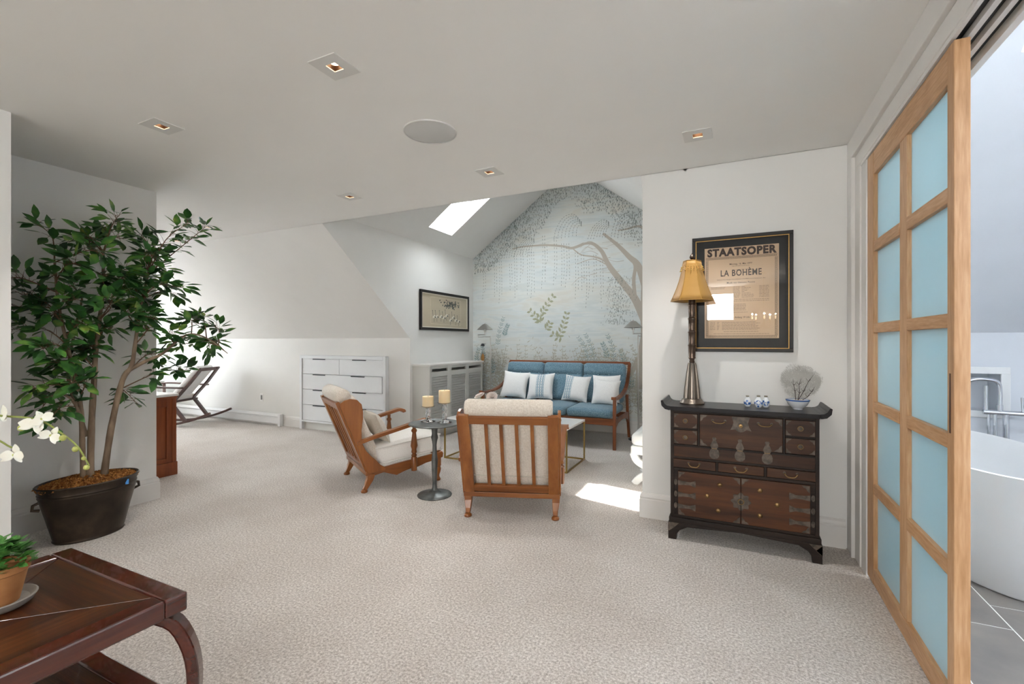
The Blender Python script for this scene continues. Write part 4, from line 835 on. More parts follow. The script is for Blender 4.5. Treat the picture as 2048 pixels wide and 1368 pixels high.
# ------------------------------------------------------------------ built-in dresser
t = thing('built_in_dresser', 'white dresser of eight drawers built into the knee wall', 'dresser', (0, 0, 0))
DX0, DX1, DYF = -5.54, -4.0, 4.665
MB().box(DX0, DYF, .0, DX0 + .045, YK - .001, 1.035).box(DX1 - .045, DYF, 0, DX1, YK - .001, 1.035).box(DX0 + .045, DYF, .99, DX1 - .045, YK - .001, 1.035).box(DX0 + .045, DYF, .105, DX1 - .045, YK - .001, .13).box(DX0 + .045, YK - .012, .13, DX1 - .045, YK - .002, .99).build('carcass', 'dresser_paint', t, bevel=.002)
box('toe_kick', 'radiator_grey', (DX0 + .045, YK - .02, 0, DX1 - .045, YK - .002, .105), t)
mid = -4.80
for x0, x1 in ((DX0 + .049, mid - .002), (mid + .002, DX1 - .049)):
    for k in range(4):
        z0 = .134 + k * .2145; d = box('drawer', 'dresser_paint', (x0, DYF + (.012 if (k != 2 or x0 < mid) else -.012), z0, x1, YK - .014, z0 + .209), t, .0015)
        cx = (x0 + x1) / 2 - .02; yy = DYF + (.012 if (k != 2 or x0 < mid) else -.012)
        MB().box(cx - .115, yy - .013, z0 + .2045, cx + .115, yy + .02, z0 + .2085).box(cx - .115, yy - .013, z0 + .197, cx + .115, yy - .009, z0 + .2045).build('edge_pull', 'dark_metal', d)
# ------------------------------------------------------------------ baseboard heater and outlets
t = thing('baseboard_heater', 'long white baseboard heater along the knee wall', 'heater', (0, 0, 0))
HY = YK - .019
MB().box(-9.2, HY - .035, .03, -5.97, HY, .15).build('cover', 'heater_white', t, bevel=.004); MB().prism([(HY - .05, .135), (HY, .165), (HY, .172), (HY - .055, .142)], -9.2, -5.97, 'x').build('hood', 'heater_white', t)
MB().box(-9.2, HY - .046, .035, -5.97, HY - .035, .118).build('front_panel', 'heater_white', t, bevel=.003)
box('end_cap', 'heater_white', (-5.97, HY - .058, .0, -5.925, HY, .175), t, .004)
def outlet(x, z, lb):
    t = thing('wall_outlet', lb, 'outlet', (x, YK, z), 0, 'white wall outlets on the knee wall')
    box('plate', 'outlet_white', (-.036, -.007, -.06, .036, 0, .06), t, .003); box('receptacle', 'outlet_slot', (-.017, -.009, -.034, .017, -.006, .034), t, .002)
outlet(-6.41, .39, 'white wall outlet between the heater and the dresser'); outlet(-8.3, .33, 'white wall outlet behind the rocking chair')
# ------------------------------------------------------------------ ficus tree
t = thing('ficus_tree', 'tall ficus tree with several stems in an oval dark metal pot', 'potted tree', (-3.70, 1.53, 0))
PS = .66
MB().lathe([(.001, 0), (.185, 0), (.192, .008), (.187, .016), (.192, .03), (.225, .16), (.258, .28), (.262, .288), (.257, .296), (.264, .303), (.26, .311), (.272, .345), (.278, .35), (.272, .356), (.262, .352), (.25, .32), (.001, .31)], 48, sx=PS * 1.02, sy=.94).build('pot', 'bronze_pot', t, smooth=40)
pot = t.children[0]
for s in (-1, 1): MB().tube([(0, s * .245, .27), (0, s * .268, .262), (0, s * .272, .235), (0, s * .24, .225)], .009, 8).build('pot_handle', 'bronze_pot', pot, smooth=50)
tg = MB().box(-.012, -.002, -.016, .012, .0, .016).build('price_tag', 'blue_tag', pot); tg.location = (.152, .128, .318); tg.rotation_euler = (-.25, 0, .95)
mo = MB(); n = 22; vs = []
for i in range(n + 1):
    for j in range(n + 1):
        u, v = -1 + 2 * i / n, -1 + 2 * j / n; a = math.atan2(v, u); r = max(abs(u), abs(v)); vs.append((.168 * r * math.cos(a), .255 * r * math.sin(a), .33 + .045 * (1 - r * r) + rnd.uniform(-.008, .012)))
mo.add(vs, [(i * (n + 1) + j, (i + 1) * (n + 1) + j, (i + 1) * (n + 1) + j + 1, i * (n + 1) + j + 1) for i in range(n) for j in range(n)]); mo.build('moss', 'moss', t, smooth=80)
mf = MB()
for i in range(1500):
    a = rnd.random() * 2 * PI; r = math.sqrt(rnd.random()); x, y = .165 * r * math.cos(a), .25 * r * math.sin(a); z = .335 + .045 * (1 - r * r); b_ = rnd.random() * 2 * PI; L = rnd.uniform(.012, .03); dx, dy = L * math.cos(b_), L * math.sin(b_)
    mf.add([(x, y, z), (x + dx * .5, y + dy * .5, z + .012), (x + dx, y + dy, z + .002), (x + dx * .5 + .002, y + dy * .5 + .002, z + .009)], [(0, 1, 2), (0, 2, 3)])
o = mf.build('moss_fibres', 'moss', t, rec=False); o['kind'] = 'stuff'
LX = lambda yz, x: Vector((x, yz[0] - 1.53, yz[1]))
T1 = [LX(p, x) for p, x in zip([(1.49, .34), (1.48, .61), (1.46, .82), (1.42, 1.04), (1.4, 1.2), (1.37, 1.45), (1.36, 1.7)], (.02, .03, .06, .08, .05, .02, 0))]
T2 = [LX(p, x) for p, x in zip([(1.52, .34), (1.53, .66), (1.55, .92), (1.57, 1.17), (1.58, 1.36), (1.59, 1.55), (1.6, 1.8)], (.03, .02, 0, -.02, 0, .02, .0))]
T3 = [LX(p, x) for p, x in zip([(1.58, .34), (1.61, .68), (1.66, .97), (1.71, 1.06), (1.75, 1.2), (1.8, 1.45), (1.86, 1.7)], (.05, .08, .1, .1, .06, .02, 0))]
T3a = [LX(p, x) for p, x in zip([(1.69, 1.03), (1.78, 1.09), (1.88, 1.14), (2.04, 1.27), (2.19, 1.25), (2.36, 1.13)], (.1, .12, .13, .12, .11, .1))]
T4 = [LX(p, x) for p, x in zip([(1.46, .76), (1.41, .86), (1.35, .91), (1.27, .9)], (.06, .1, .12, .13))]
T5 = [LX(p, x) for p, x in zip([(1.52, .62), (1.5, .8), (1.47, 1.0), (1.5, 1.25), (1.54, 1.5)], (-.02, -.08, -.12, -.13, -.12))]
for P, r in ((T1, .016), (T2, .02), (T3, .02), (T4, .009), (T5, .014)):
    q = bez(P, 5); MB().tube(q, [r * (1 - .65 * i / len(q)) * (1 + .06 * math.sin(i * 1.7)) for i in range(len(q))], 9).build('stem', 'bark', t, smooth=60)
q = bez(T3a, 5); MB().tube(q, [.013 * (1 - .8 * i / len(q)) for i in range(len(q))], 8).build('branch', 'bark', t, smooth=60)
trunk_pts = [p for P in (T1, T2, T3, T3a, T5) for p in bez(P, 4) if p.z > .75]
tips = [(1.32, 1.94), (1.57, 2.0), (1.7, 1.91), (1.41, 1.84), (1.84, 1.97), (2.0, 2.06), (2.16, 2.08), (1.95, 1.73), (2.04, 1.56), (1.17, 1.57), (1.17, 1.42), (1.2, 1.29), (1.22, 1.18), (1.2, .96), (1.39, 1.47), (1.51, 1.61), (1.59, 1.43), (1.73, 1.5), (1.84, 1.37), (2.25, 1.42), (2.29, 1.33), (2.37, 1.13), (2.2, 1.0), (2.07, 1.12), (1.94, 1.38), (1.56, 1.17), (1.26, .76), (1.8, .79), (1.32, .8), (1.46, .97), (1.37, 1.05), (1.49, 1.17), (1.44, 1.31), (1.3, 1.6), (1.67, 1.69), (1.81, 1.64), (1.64, 1.3),
        (1.5, 1.75), (1.9, 1.85), (1.75, 1.78), (1.36, 1.36), (1.95, 1.25), (2.1, 1.38), (1.7, 1.4), (1.28, 1.42), (1.45, 1.55), (1.85, 1.52), (1.6, 1.85), (1.4, 1.68), (1.55, 1.5), (1.97, 1.6), (1.3, 1.1), (1.42, 1.12), (1.52, 1.3), (1.66, 1.55), (1.78, 1.3), (1.33, .98), (2.12, 1.2), (2.28, 1.2), (1.9, 1.45), (1.74, 1.62), (1.25, 1.5), (1.62, 1.62), (1.88, 1.72)]
twigs = MB(); leaves = []
def add_leaf(p, d, size):
    d = d.normalized(); droop = Vector((0, 0, -1)); dd = (d + droop * rnd.uniform(.1, .7)).normalized(); nrm = (Vector((rnd.uniform(-.6, .6) + .35, rnd.uniform(-.7, .7), 1)) - dd * dd.z)
    yv = dd; zv = (nrm - yv * nrm.dot(yv)).normalized(); xv = yv.cross(zv)
    leaves.append((size, Matrix((xv.to_4d(), yv.to_4d(), zv.to_4d(), Vector((p.x, p.y, p.z, 1)))).transposed(), p))
    m_ = leaves[-1][1]
    for r_ in range(3): m_[r_][3] = p[r_]
    m_[3][0] = m_[3][1] = m_[3][2] = 0; m_[3][3] = 1
for i, yz in enumerate(tips):
    tip = LX(yz, rnd.uniform(-.2, .26)); tip.x = max(tip.x, -.26)
    st = min(trunk_pts, key=lambda p: (p - tip).length + (.35 if p.z > tip.z - .04 else 0) + rnd.random() * .08)
    midp = (st + tip) / 2 + Vector((rnd.uniform(-.04, .04), rnd.uniform(-.05, .05), .05))
    q = bez([st, midp, tip], 8); twigs.tube(q, [.0045 * (1 - .8 * k / len(q)) for k in range(len(q))], 5)
    L = sum((q[k + 1] - q[k]).length for k in range(len(q) - 1)); n = int(15 + L * 32)
    for k in range(n):
        f = .28 + .72 * (k + rnd.random() * .5) / n; x = min(f * (len(q) - 1), len(q) - 1.001); a = int(x); p = q[a].lerp(q[a + 1], x - a); d = (q[a + 1] - q[a]).normalized()
        side = Vector((rnd.uniform(-1, 1), rnd.uniform(-1, 1), rnd.uniform(-.3, .9))).normalized(); stem = (d * .5 + side).normalized()
        e = p + stem * rnd.uniform(.02, .06); e.x = max(e.x, -.28); e.y = max(e.y, -.34); twigs.tube([p, (p + e) / 2 + Vector((0, 0, .004)), e], [.0015, .0012, .0009], 3); add_leaf(e, stem, rnd.uniform(.07, .115))
o = twigs.build('twigs', 'twig', t, rec=False); o['kind'] = 'stuff'
LV = [(0, 0, 0), (.16, .22, .02), (.24, .45, .03), (.17, .72, .01), (0, 1, -.05), (-.17, .72, .01), (-.24, .45, .03), (-.16, .22, .02), (0, .22, -.02), (0, .45, -.03), (0, .72, -.04)]
LF = [(0, 1, 8), (0, 8, 7), (1, 2, 9, 8), (8, 9, 6, 7), (2, 3, 10, 9), (9, 10, 5, 6), (3, 4, 10), (10, 4, 5)]
lm = MB().add(LV, LF).mesh('leaf'); lm.materials.append(MATS['leaf']); lm.shade_smooth()
camp = Vector((3.70, -1.53, 1.22))
leaves.sort(key=lambda l: (l[2] - camp).length - l[0] * 3)
rest = MB()
for i, (s, m_, p) in enumerate(leaves):
    if i % 2 == 0 and i < 600:
        o = link('leaf', lm, None, t); o.matrix_local = m_ @ Matrix.Scale(s, 4)
    else: rest.m = m_ @ Matrix.Scale(s, 4); rest.add(LV, LF)
o = rest.build('leaf_mass', 'leaf', t, smooth=80, rec=False); o['kind'] = 'stuff'
# ------------------------------------------------------------------ dark two tier table
TX0, TX1, TY0, TY1, TZ = -1.955, -1.33, -.16, .762, .55
t = thing('tiered_table', 'dark red-brown wooden two tier table with bowed legs and bookmatched top', 'table', (0, 0, 0))
def tier(z, x0, x1, y0, y1, th, nm):
    fw_ = .055
    f = MB().box(x0, y0, z - th, x1, y0 + fw_, z).box(x0, y1 - fw_, z - th, x1, y1, z).box(x0, y0 + fw_, z - th, x0 + fw_, y1 - fw_, z).box(x1 - fw_, y0 + fw_, z - th, x1, y1 - fw_, z).build(nm, 'mahogany', t, bevel=.005)
    a, b_, c, d = x0 + fw_, x1 - fw_, y0 + fw_, y1 - fw_; cx, cy = (a + b_) / 2, (c + d) / 2; off = (b_ - a) / 2
    for poly, m in (([(a, c), (b_, c), (cx, c + off)], 'veneer_x'), ([(b_, d), (a, d), (cx, d - off)], 'veneer_x'), ([(a, d), (a, c), (cx, c + off), (cx, d - off)], 'veneer_y'), ([(b_, c), (b_, d), (cx, d - off), (cx, c + off)], 'veneer_y')):
        k = Vector((sum(p[0] for p in poly) / len(poly), sum(p[1] for p in poly) / len(poly))); poly = [(k.x + (p[0] - k.x) * .994, k.y + (p[1] - k.y) * .994) for p in poly]
        MB().prism(poly, z - th + .004, z - .004, 'z').build('veneer_panel', m, f, bevel=.0015)
tier(TZ, TX0, TX1, TY0, TY1, .05, 'top'); tier(.30, TX0 + .03, TX1 - .03, TY0 + .03, TY1 - .03, .035, 'lower_shelf')
for x, sx in ((TX0, -1), (TX1, 1)):
    for y, sy in ((TY0, -1), (TY1, 1)):
        dv = Vector((sx, sy, 0)).normalized(); base = Vector((x - sx * .04, y - sy * .04, 0)); prof = [(-.015, .50), (.03, .47), (.062, .40), (.073, .32), (.066, .23), (.04, .14), (.012, .07), (.005, .03), (.018, 0)]
        MB().sweep(bez([base + dv * a + Vector((0, 0, z)) for a, z in prof], 3), .048, .03, Vector((-dv.y, dv.x, 0))).build('leg', 'mahogany', t, bevel=.006)
# small potted plant on its saucer
t = thing('saucer', 'grey stone saucer under the small terracotta pot', 'saucer', (-1.682, .508, TZ))
MB().lathe([(.001, 0), (.055, 0), (.066, .008), (.074, .022), (.07, .024), (.058, .012), (.001, .01)], 28).build('dish', 'stone_grey', t, smooth=40)
t = thing('potted_herb', 'small leafy green plant in a terracotta pot on the dark table', 'plant', (-1.682, .508, TZ + .0115))
MB().lathe([(.001, 0), (.04, 0), (.056, .075), (.06, .078), (.06, .095), (.052, .095), (.05, .08), (.001, .08)], 24).build('pot', 'terracotta', t, smooth=40)
gl = MB().add(LV, LF).mesh('leaf'); gl.materials.append(MATS['green_leaf']); gl.shade_smooth()
for i in range(220):
    a = rnd.random() * 2 * PI; el = rnd.uniform(-.3, 1.45); r = rnd.uniform(.03, .062); p = Vector((r * math.cos(a) * math.cos(el), r * math.sin(a) * math.cos(el), .095 + max(-.02, r * math.sin(el))))
    o = link('leaf', gl, None, t); o.location = p; o.rotation_euler = (rnd.uniform(-.3, .9), rnd.uniform(-.4, .4), a - PI / 2); sz = rnd.uniform(.02, .036); o.scale = (sz * 1.5, sz, sz)
# ------------------------------------------------------------------ orchid
t = thing('orchid', 'white orchid spray arching over the dark table', 'orchid', (-1.80, .16, TZ))
R = Vector((-1.80, .16, TZ)); W_ = lambda p: Vector(p) - R
MB().lathe([(.001, 0), (.05, 0), (.065, .1), (.07, .11), (.06, .11), (.001, .095)], 24).build('pot', 'porcelain', t, smooth=40)
for a in (0.3, 1.9, 3.6, 5.2):
    q = bez([(0, 0, .1), (.06 * math.cos(a), .06 * math.sin(a), .15), (.15 * math.cos(a), .15 * math.sin(a), .14)], 5); MB().sweep(q, [.012 + .03 * math.sin(PI * k / (len(q) - 1)) for k in range(len(q))], .003, (-math.sin(a), math.cos(a), 0)).build('strap_leaf', 'green_leaf', t, smooth=60)
S1 = [(-1.80, .16, .64), (-1.90, .30, .93), (-1.97, .5, 1.01), (-1.93, .61, 1.0), (-1.868, .655, .985), (-1.816, .685, .945), (-1.776, .705, .907), (-1.745, .72, .85)]
S2 = [(-1.80, .16, .64), (-1.94, .36, .86), (-1.985, .56, .935), (-1.96, .62, .905), (-1.931, .631, .887)]
for S in (S1, S2): q = bez([W_(p) for p in S], 6); MB().tube(q, [.0042 - .002 * i / len(q) for i in range(len(q))], 6).build('flower_stem', 'orchid_stem', t, smooth=60)
def orchid_flower(p, s, rot):
    c = MB().lathe([(.001, -.004), (.005, 0), (.004, .006), (.001, .008)], 8).build('flower', 'orchid_bud', t); c.location = W_(p); c.rotation_euler = rot
    for i, (a, L, w_) in enumerate(((PI / 2, 1., .6), (PI / 2 + 2.2, 1., .5), (PI / 2 - 2.2, 1., .5), (PI + .12, .95, .95), (-.12, .95, .95))):
        vs = []
        for k in range(6):
            f = k / 5; ww = s * w_ * .5 * math.sin(PI * min(1, .1 + .85 * f)); rr = s * L * f
            for q in (-1, 0, 1): vs.append((rr * math.cos(a) - q * ww * math.sin(a), rr * math.sin(a) + q * ww * math.cos(a), .25 * s * f * f - .06 * s * abs(q) + .002 * i))
        MB().add(vs, [(k * 3 + q, k * 3 + q + 1, k * 3 + q + 4, k * 3 + q + 3) for k in range(5) for q in range(2)]).build('petal', 'petal', c, smooth=80, rec=False)
orchid_flower((-1.875, .645, .975), .036, (1.4, .3, .6)); orchid_flower((-1.855, .655, .99), .03, (1.0, -.5, 1.2)); orchid_flower((-1.83, .665, .942), .028, (1.3, .5, .9)); orchid_flower((-1.931, .62, .885), .032, (1.5, .1, .7)); orchid_flower((-1.95, .6, 1.0), .034, (1.2, -.2, .4))
for p, r in (((-1.776, .7, .9), .0085), ((-1.748, .715, .845), .008), ((-1.80, .68, .935), .009), ((-1.905, .625, .965), .009), ((-1.758, .712, .872), .006)): o = MB().lathe([(.0005, -r * 1.3), (r * .7, -r * .7), (r, 0), (r * .7, r * .8), (.0005, r * 1.3)], 10).build('bud', 'orchid_bud', t, smooth=50); o.location = W_(p); o.rotation_euler = (.5, .6, 0)
# ------------------------------------------------------------------ bedroom pieces
t = thing('wooden_chest', 'reddish-brown wooden chest with white top beyond the ficus wall', 'chest', (0, 0, 0))
wx0, wx1, wy0, wy1 = -5.7, -4.665, 2.12, 2.565
MB().box(wx0, wy0, .04, wx1 - .012, wy1 - .012, .72).build('case', 'cherry', t)
MB().box(wx1 - .012, wy0, .04, wx1, wy0 + .07, .72).box(wx1 - .012, wy1 - .075, .04, wx1, wy1, .72).box(wx1 - .012, wy0 + .07, .63, wx1, wy1 - .075, .72).box(wx1 - .012, wy0 + .07, .04, wx1, wy1 - .075, .16).build('end_frame', 'cherry', t, bevel=.003)
MB().box(wx0, wy1 - .012, .04, wx1, wy1, .72).box(wx0, wy0, 0, wx1 + .012, wy1 + .012, .12).box(wx1 - .03, wy1 - .03, .12, wx1 + .006, wy1 + .006, .72).build('front_and_plinth', 'cherry', t, bevel=.003)
for k in range(3): d = box('drawer', 'cherry', (wx0 + .04, wy1, .15 + k * .185, wx1 - .05, wy1 + .012, .32 + k * .185), t, .003); [MB().lathe([(.001, 0), (.008, 0), (.016, .014), (.001, .02)], 10, (x, wy1 + .012, .235 + k * .185), axis='y').build('knob', 'aged_brass', d) for x in (wx0 + .25, wx1 - .28)]
box('marble_top', 'marble_white', (wx0 - .015, wy0 - .005, .722, wx1 + .018, wy1 + .02, .744), t, .004); box('top_moulding', 'cherry', (wx0 - .008, wy0, .706, wx1 + .01, wy1 + .012, .722), t, .003)
t = thing('rocking_chair', 'dark wooden rocking chair with white cushions in the bedroom', 'rocking chair', (-7.62, 4.1, 0), 3.58)   # faces +x locally
for s in (-1, 1):
    MB().sweep([(x, s * .25, .018 + 1.7 * (1 - math.cos(x / 1.7))) for x in [-.78 + 1.3 * i / 16 for i in range(17)]], .035, .032, (0, 1, 0)).build('rocker', 'walnut_dark', t, bevel=.004)
    MB().sweep([(.28, s * .25, .05), (.30, s * .25, .36)], .035, .035, (0, 1, 0)).build('leg', 'walnut_dark', t); MB().sweep([(-.42, s * .25, .08), (-.2, s * .25, .36)], .045, .035, (0, 1, 0)).build('leg', 'walnut_dark', t)
    MB().sweep(bez([(.36, s * .3, .575), (.2, s * .3, .585), (-.1, s * .3, .57), (-.40, s * .28, .56)], 4), .06, .022, (0, 1, 0)).build('arm', 'walnut_dark', t, bevel=.005); MB().sweep([(.28, s * .28, .36), (.30, s * .3, .575)], .03, .03, (0, 1, 0)).build('arm_post', 'walnut_dark', t)
    MB().sweep([(-.2, s * .2, .34), (-.45, s * .2, .62), (-.62, s * .19, .84)], .06, .022, (0, 1, 0)).build('back_post', 'walnut_dark', t)
box('seat', 'walnut_dark', (-.26, -.26, .34, .32, .26, .365), t, .006); MB().sweep([(-.60, -.2, .82), (-.60, .2, .82)], .024, .05, (1, 0, .3)).build('crest_rail', 'walnut_dark', t, bevel=.005)
MB().rbox((.03, 0, .40), (.54, .48, .08), .035, .01, 8).build('seat_cushion', 'linen', t, smooth=60)
c = MB(); c.m = Matrix.Translation((-.36, 0, .64)) @ Matrix.Rotation(-.72, 4, 'Y'); c.rbox((0, 0, 0), (.08, .36, .58), .035, 0, 8); c.build('back_cushion', 'white_linen', t, smooth=60)
t = thing('nightstand', 'small white nightstand in the bedroom corner', 'nightstand', (-8.75, 4.3, 0))
MB().box(-.22, -.2, .1, .22, .2, .56).build('case', 'white_lacquer', t, bevel=.004); box('top', 'white_lacquer', (-.24, -.22, .56, .24, .22, .58), t, .004)
for x in (-.19, .19):
    for y in (-.17, .17): box('leg', 'white_lacquer', (x - .02, y - .02, 0, x + .02, y + .02, .1), t)
d = box('drawer', 'white_lacquer', (-.2, -.212, .36, .2, -.2, .53), t, .003); MB().lathe([(.001, -.03), (.012, -.025), (.006, -.012), (.001, -.012)], 10, (0, -.2, .445), axis='y').build('knob', 'brushed_nickel', d)
t = thing('glass_lamp', 'pale teal glass table lamp with white shade behind the rocking chair', 'lamp', (-8.75, 4.3, .58))
MB().lathe([(.001, 0), (.07, 0), (.1, .05), (.11, .12), (.09, .22), (.05, .32), (.025, .38), (.02, .42), (.001, .42)], 24).build('base', 'glass_teal', t, smooth=40); MB().tube([(0, 0, .42), (0, 0, .6)], .008, 8).build('stem', 'brushed_nickel', t)
o = MB().lathe([(.2, .5), (.14, .78)], 32).build('lamp_shade', 'shade_white', t, smooth=40)
# ------------------------------------------------------------------ bathroom fittings
t = thing('freestanding_bathtub', 'white oval freestanding bathtub seen through the sliding door', 'bathtub', (1.30, 3.80, 0))
MB().lathe([(.001, 0), (.80, 0), (.81, .01), (.835, .3), (.85, .57), (.852, .58), (.84, .584), (.825, .575), (.80, .45), (.76, .2), (.7, .13), (.001, .12)], 72, sx=.43).build('shell', 'tub_white', t, smooth=40)
MB().lathe([(.001, .121), (.025, .121), (.025, .126), (.001, .126)], 16, (0, -.1, 0)).build('drain', 'chrome', t)
t = thing('tub_filler', 'chrome floor mounted tub filler behind the bathtub', 'tap', (1.70, 4.62, 0))
MB().tube([(-.045, 0, .705), (.21, 0, .70)], .018, 14).lathe([(.001, .205), (.021, .205), (.021, .225), (.001, .225)], 14, (0, 0, .70), axis='x').build('mixer_bar', 'chrome', t, smooth=40)
MB().tube([(-.015, .0, .0), (-.015, 0, .69)], .008, 10).tube([(.02, .0, .0), (.02, .0, .69)], .012, 12).tube([(.08, 0, 0), (.08, 0, .69)], .019, 14).build('standpipe', 'chrome', t, smooth=40)
MB().tube(bez([(.045, 0, .70), (.047, 0, .86), (.03, -.01, .925), (-.03, -.02, .945), (-.10, -.03, .945), (-.15, -.04, .92), (-.165, -.04, .85)], 6), .0135, 14).tube([(.045, 0, .715), (.045, 0, .76)], .019, 14).build('spout', 'chrome', t, smooth=40)
MB().tube([(-.03, 0, .72), (-.03, 0, .90)], .0135, 12).build('hand_shower', 'chrome', t, smooth=40); MB().tube([(.17, -.0, .715), (.165, 0, .82)], .0085, 10).build('lever', 'chrome', t, smooth=40)
t = thing('towel_warmer', 'pale ladder towel warmer on the bathroom wall', 'towel warmer', (2.02, YK, 0))
for x in (-.0, .42): MB().tube([(x, -.06, .55), (x, -.06, 1.22)], .014, 10).build('upright', 'white_lacquer', t, smooth=40)
for k in range(9): z = .6 + k * .07; MB().tube([(0, -.06, z), (.42, -.06, z)], .011, 8).build('rung', 'white_lacquer', t, smooth=40)
for x in (0, .42): 
    for z in (.6, 1.16): MB().tube([(x, -.06, z), (x, 0, z)], .008, 8).build('bracket', 'white_lacquer', t)
# ------------------------------------------------------------------ mural painting on the gable wall: flat painted shapes, each a thin skin on the paper
YP = YM - .0012
STK = [0]
def stroke(mb, pts, w0, w1, n=6):
    STK[0] += 1; yy = YP - .00002 * STK[0]
    q = bez([(p[0], 0, p[1]) for p in pts], n); N = len(q); vs = []
    for i, p in enumerate(q):
        d = (q[min(i + 1, N - 1)] - q[max(i - 1, 0)]).normalized(); w = (w0 + (w1 - w0) * i / (N - 1)) / 2; vs += [(p.x - d.z * w, yy, p.z + d.x * w), (p.x + d.z * w, yy, p.z - d.x * w)]
    mb.add(vs, [(2 * i, 2 * i + 1, 2 * i + 3, 2 * i + 2) for i in range(N - 1)]); return q
roofz = lambda x: min(2.506 + SL * (x - XL), RZ - SL * (x - RX)) - .01
tr = MB(); lf = MB(); ol = MB(); te = MB(); pa = MB()
stroke(tr, [(-1.13, .6), (-1.116, .786), (-1.1, 1.013), (-1.05, 1.301), (-1.05, 1.589), (-1.03, 2.03), (-.95, 2.4)], .13, .15)
stroke(tr, [(-1.3, .70), (-1.22, .85), (-1.14, 1.0)], .02, .1)
stroke(tr, [(-1.02, 1.85), (-1.059, 1.952), (-1.153, 2.227), (-1.268, 2.351), (-1.423, 2.52), (-1.622, 2.697)], .12, .03)
stroke(tr, [(-1.02, 1.4), (-1.078, 1.531), (-1.191, 1.785), (-1.306, 1.945), (-1.482, 2.171), (-1.562, 2.295), (-1.643, 2.46), (-1.765, 2.571), (-1.889, 2.582)], .12, .03)
stroke(tr, [(-1.19, 1.78), (-1.21, 2.037), (-1.191, 2.229), (-1.268, 2.351)], .05, .04); stroke(tr, [(-1.889, 2.582), (-2.059, 2.536), (-2.21, 2.576), (-2.453, 2.612), (-2.659, 2.62), (-2.846, 2.621), (-2.989, 2.6)], .04, .015)
stroke(tr, [(-1.482, 2.171), (-1.602, 2.318), (-1.744, 2.388), (-1.931, 2.433), (-2.059, 2.536)], .025, .015); stroke(tr, [(-.9, 2.66), (-1.056, 2.698), (-1.153, 2.747), (-1.306, 2.724), (-1.423, 2.717)], .05, .012); stroke(tr, [(-1.582, 2.276), (-1.765, 2.36), (-1.995, 2.306)], .015, .006)
for k in range(14):
    x = rnd.uniform(-1.9, -1.3); z = rnd.uniform(2.1, 2.6); stroke(tr, [(x, z), (x - .1, z + rnd.uniform(-.02, .06)), (x - .22, z + rnd.uniform(-.1, .05))], .008, .003)
tr.build('painted_willow_trunk', 'mural_trunk', mur, rec=False)
def dash(mb, x, z, L=.035, w=.007, ang=PI / 2):
    if z > roofz(x) or x < XL + .01: return
    dx, dz = math.cos(ang), math.sin(ang); nx, nz = -dz * w / 2, dx * w / 2
    mb.add([(x - dx * L / 2, YP - .0002, z - dz * L / 2), (x + nx, YP - .0002, z + nz), (x + dx * L / 2, YP - .0002, z + dz * L / 2), (x - nx, YP - .0002, z - nz)], [(0, 1, 2, 3)])
def dashes(pts, step=.042, mb=lf):
    q = bez([(p[0], 0, p[1]) for p in pts], 24); acc = 0
    for a, b_ in zip(q, q[1:]):
        acc += (b_ - a).length
        if acc > step: acc = 0; d = b_ - a; dash(mb, a.x, a.z, .032, .007, math.atan2(d.z, d.x))
tops = [(-3.485, 2.345), (-3.295, 2.554), (-3.208, 2.415), (-3.037, 2.359), (-2.957, 2.483), (-2.857, 2.605), (-2.752, 2.553), (-2.682, 2.504), (-2.51, 2.723), (-2.476, 2.572), (-2.331, 2.684), (-2.221, 2.591), (-2.145, 2.585), (-2.016, 2.45), (-1.931, 2.403), (-1.858, 2.316), (-1.755, 2.389), (-1.663, 2.302)]
bots = [1.852, 1.867, 1.798, 1.966, 1.876, 2.087, 1.91, 1.822, 1.984, 2.235, 1.996, 2.012, 1.987, 1.817, 1.915, 1.69, 1.907, 1.743]
for (x, z), zb in zip(tops, bots):
    for off in (0, .035): dashes([(x + off, z + .05), (x + off + .01, (z + zb) / 2), (x + off + rnd.uniform(-.02, .02), zb + off * 3)])
for P in ([(-1.91, 2.868), (-2.037, 3.005), (-2.188, 2.981), (-2.297, 2.827), (-2.331, 2.684)], [(-1.522, 2.826), (-1.622, 2.886), (-1.765, 2.792), (-1.837, 2.638)], [(-1.163, 2.806), (-1.287, 2.936), (-1.443, 2.856), (-1.502, 2.685), (-1.512, 2.607)], [(-2.613, 2.711), (-2.752, 2.746), (-2.893, 2.63), (-2.965, 2.484)], [(-2.893, 2.63), (-3.013, 2.694), (-3.159, 2.609), (-3.208, 2.481)]):
    for k in range(7):
        sx = 1 - .13 * k; x0, z0 = P[0]; dashes([(x0 + (x - x0) * sx, z0 + (z - z0) * (sx if z > z0 else 1.0 - .05 * k) - .01 * k) for x, z in P], .034)
for k in range(2300):
    x = rnd.uniform(XL + .03, -.95); top = roofz(x); dpt = rnd.random() ** 1.3 * (.42 + .1 * math.sin(x * 9)); z = top - dpt
    if z < 2.5 - .15 * math.sin(x * 5) and x < -2.9: z = top - dpt * .8
    dash(lf, x, z, .03, .0065, PI / 2 + rnd.uniform(-.15, .15))
for k in range(420):
    x = rnd.gauss(-1.42, .1); z = rnd.uniform(1.45, 2.1); dash(lf, x, z, .026, .0055)
lf.build('painted_willow_leaves', 'mural_leaf', mur, rec=False)
